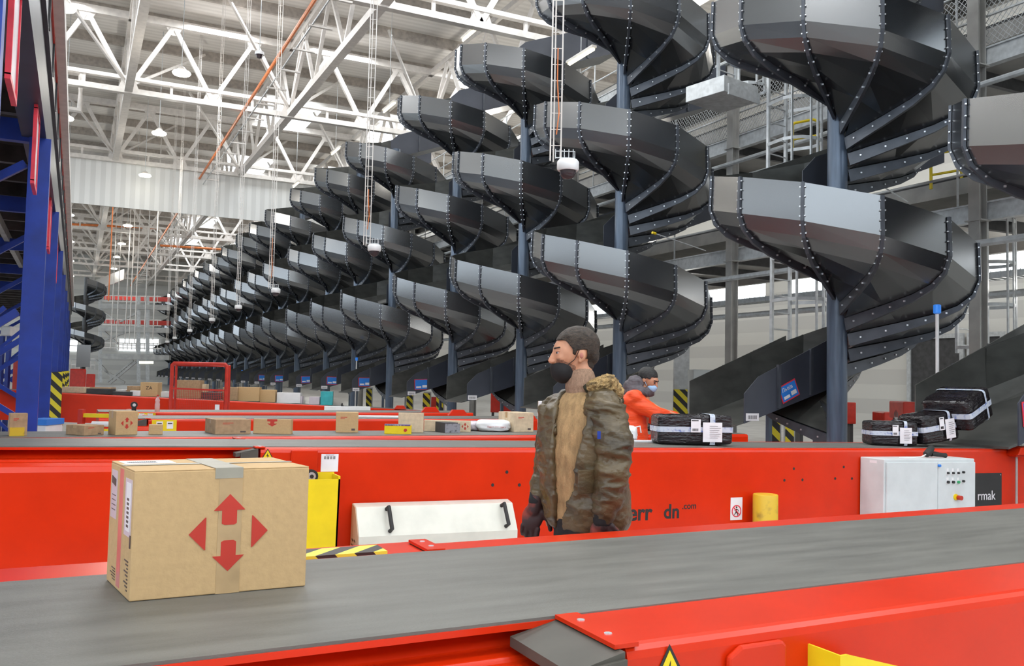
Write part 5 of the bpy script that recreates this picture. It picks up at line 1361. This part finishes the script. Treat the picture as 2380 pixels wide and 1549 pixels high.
for s_ in (-.1, .1):
    P_ += [('cap', hipw+Vector((0, s_, 0)), .085, Vector((hipw.x-.05, s_, .45)), .06), ('cap', Vector((hipw.x-.05, s_, .45)), .056, Vector((hipw.x-.06, s_, .1)), .042), ('cap', Vector((hipw.x-.06, s_, .05)), .04, Vector((hipw.x+.12, s_, .04)), .035)]
bw = blob(P_, .007, 2, 'body', ('skin',), wk)
for s_ in (1, -1):
    MB().lathe([(0, .011), (.008, .008), (.011, 0), (.008, -.008), (0, -.011)], 10).build('eye', 'ink', bw, True, loc=H(.082, .030*s_, .004))
    small('eyebrow', [('cap', H(.096, .014*s_, .024), .006, H(.082, .046*s_, .027), .005)], 'hair2', bw)
hw_ = blob([('ell', H(-.026, 0, .040), (.106, .086, .090), Rh), ('ell', H(-.08, 0, -.005), (.035, .06, .055), Rh)], .006, 2, 'hair', ('hair2',), wk, post=hairpost)
bm = bmesh.new(); bm.from_mesh(hw_.data); kill = []
for v in bm.verts:
    f, l, u = rel(v.co)
    lim = .05 if f > .045 else (.02 if f > .0 else (-.0 if f > -.04 else -.08))
    if u < lim: kill.append(v)
bmesh.ops.delete(bm, geom=kill, context='VERTS'); soften_edge(bm); bm.to_mesh(hw_.data); bm.free()
mw = blob([('ell', H(.062, 0, -.060), (.052, .058, .050), Rh), ('ell', H(.096, 0, -.045), (.022, .026, .026), Rh)], .005, 2, 'face_mask', ('bmask',), wk)
bm = bmesh.new(); bm.from_mesh(mw.data)
kill = [v for v in bm.verts if (lambda r_: r_[0] < .02)(rel(v.co))]
bmesh.ops.delete(bm, geom=kill, context='VERTS'); soften_edge(bm); bm.to_mesh(mw.data); bm.free()
MB().tube([H(.03, .064, -.05), H(-.02, .078, -.0)], .003, 5).build('ear_loop', 'bmask', mw, True); MB().tube([H(.03, -.064, -.05), H(-.02, -.078, -.0)], .003, 5).build('ear_loop', 'bmask', mw, True)
blob([('ell', mp(1476, 892, -.02), (.085, .115, .085)), ('ell', mp(1480, 912, -.02), (.12, .16, .06)), ('cap', mp(1464, 897, .0), .07, mp(1480, 908, -.10), .07), ('cap', mp(1490, 912, -.12), .05, mp(1512, 912, .0), .045)], .009, 3, 'hood', ('ghood',), wk, post=wrinkle)
oj = [('cap', mp(1466, 948, -.04), .15, mp(1462, 1000, -.02), .19), ('cap', mp(1464, 1000, -.02), .185, mp(1468, 1050, 0), .18), ('cap', mp(1472, 932, -.15), .11, mp(1485, 938, .13), .11), ('cap', shn+Vector((-.01, -.01, .0)), .085, shf, .085),
      ('cap', shn+Vector((.03, 0, -.06)), .09, eln+Vector((-.02, 0, -.03)), .072), ('cap', eln+Vector((-.02, 0, -.03)), .07, wrn+Vector((-.04, 0, .0)), .045), ('cap', shf+Vector((0, 0, -.04)), .09, elf, .065), ('cap', elf, .065, wrf+Vector((-.04, 0, 0)), .045)]
blob(oj, .01, 3, 'orange_jacket', ('ojack',), wk, post=lambda c, n: c+n*(noise.noise(Vector((c.x*7, c.y*7, c.z*22)))*.012))
blob([('cap', hipw+Vector((0, -.1, 0)), .10, Vector((hipw.x-.05, -.1, .45)), .08), ('cap', Vector((hipw.x-.05, -.1, .45)), .075, Vector((hipw.x-.06, -.1, .1)), .06),
      ('cap', hipw+Vector((0, .1, 0)), .10, Vector((hipw.x-.05, .1, .45)), .08), ('cap', Vector((hipw.x-.05, .1, .45)), .075, Vector((hipw.x-.06, .1, .1)), .06)], .012, 2, 'trousers', ('trouser',), wk)
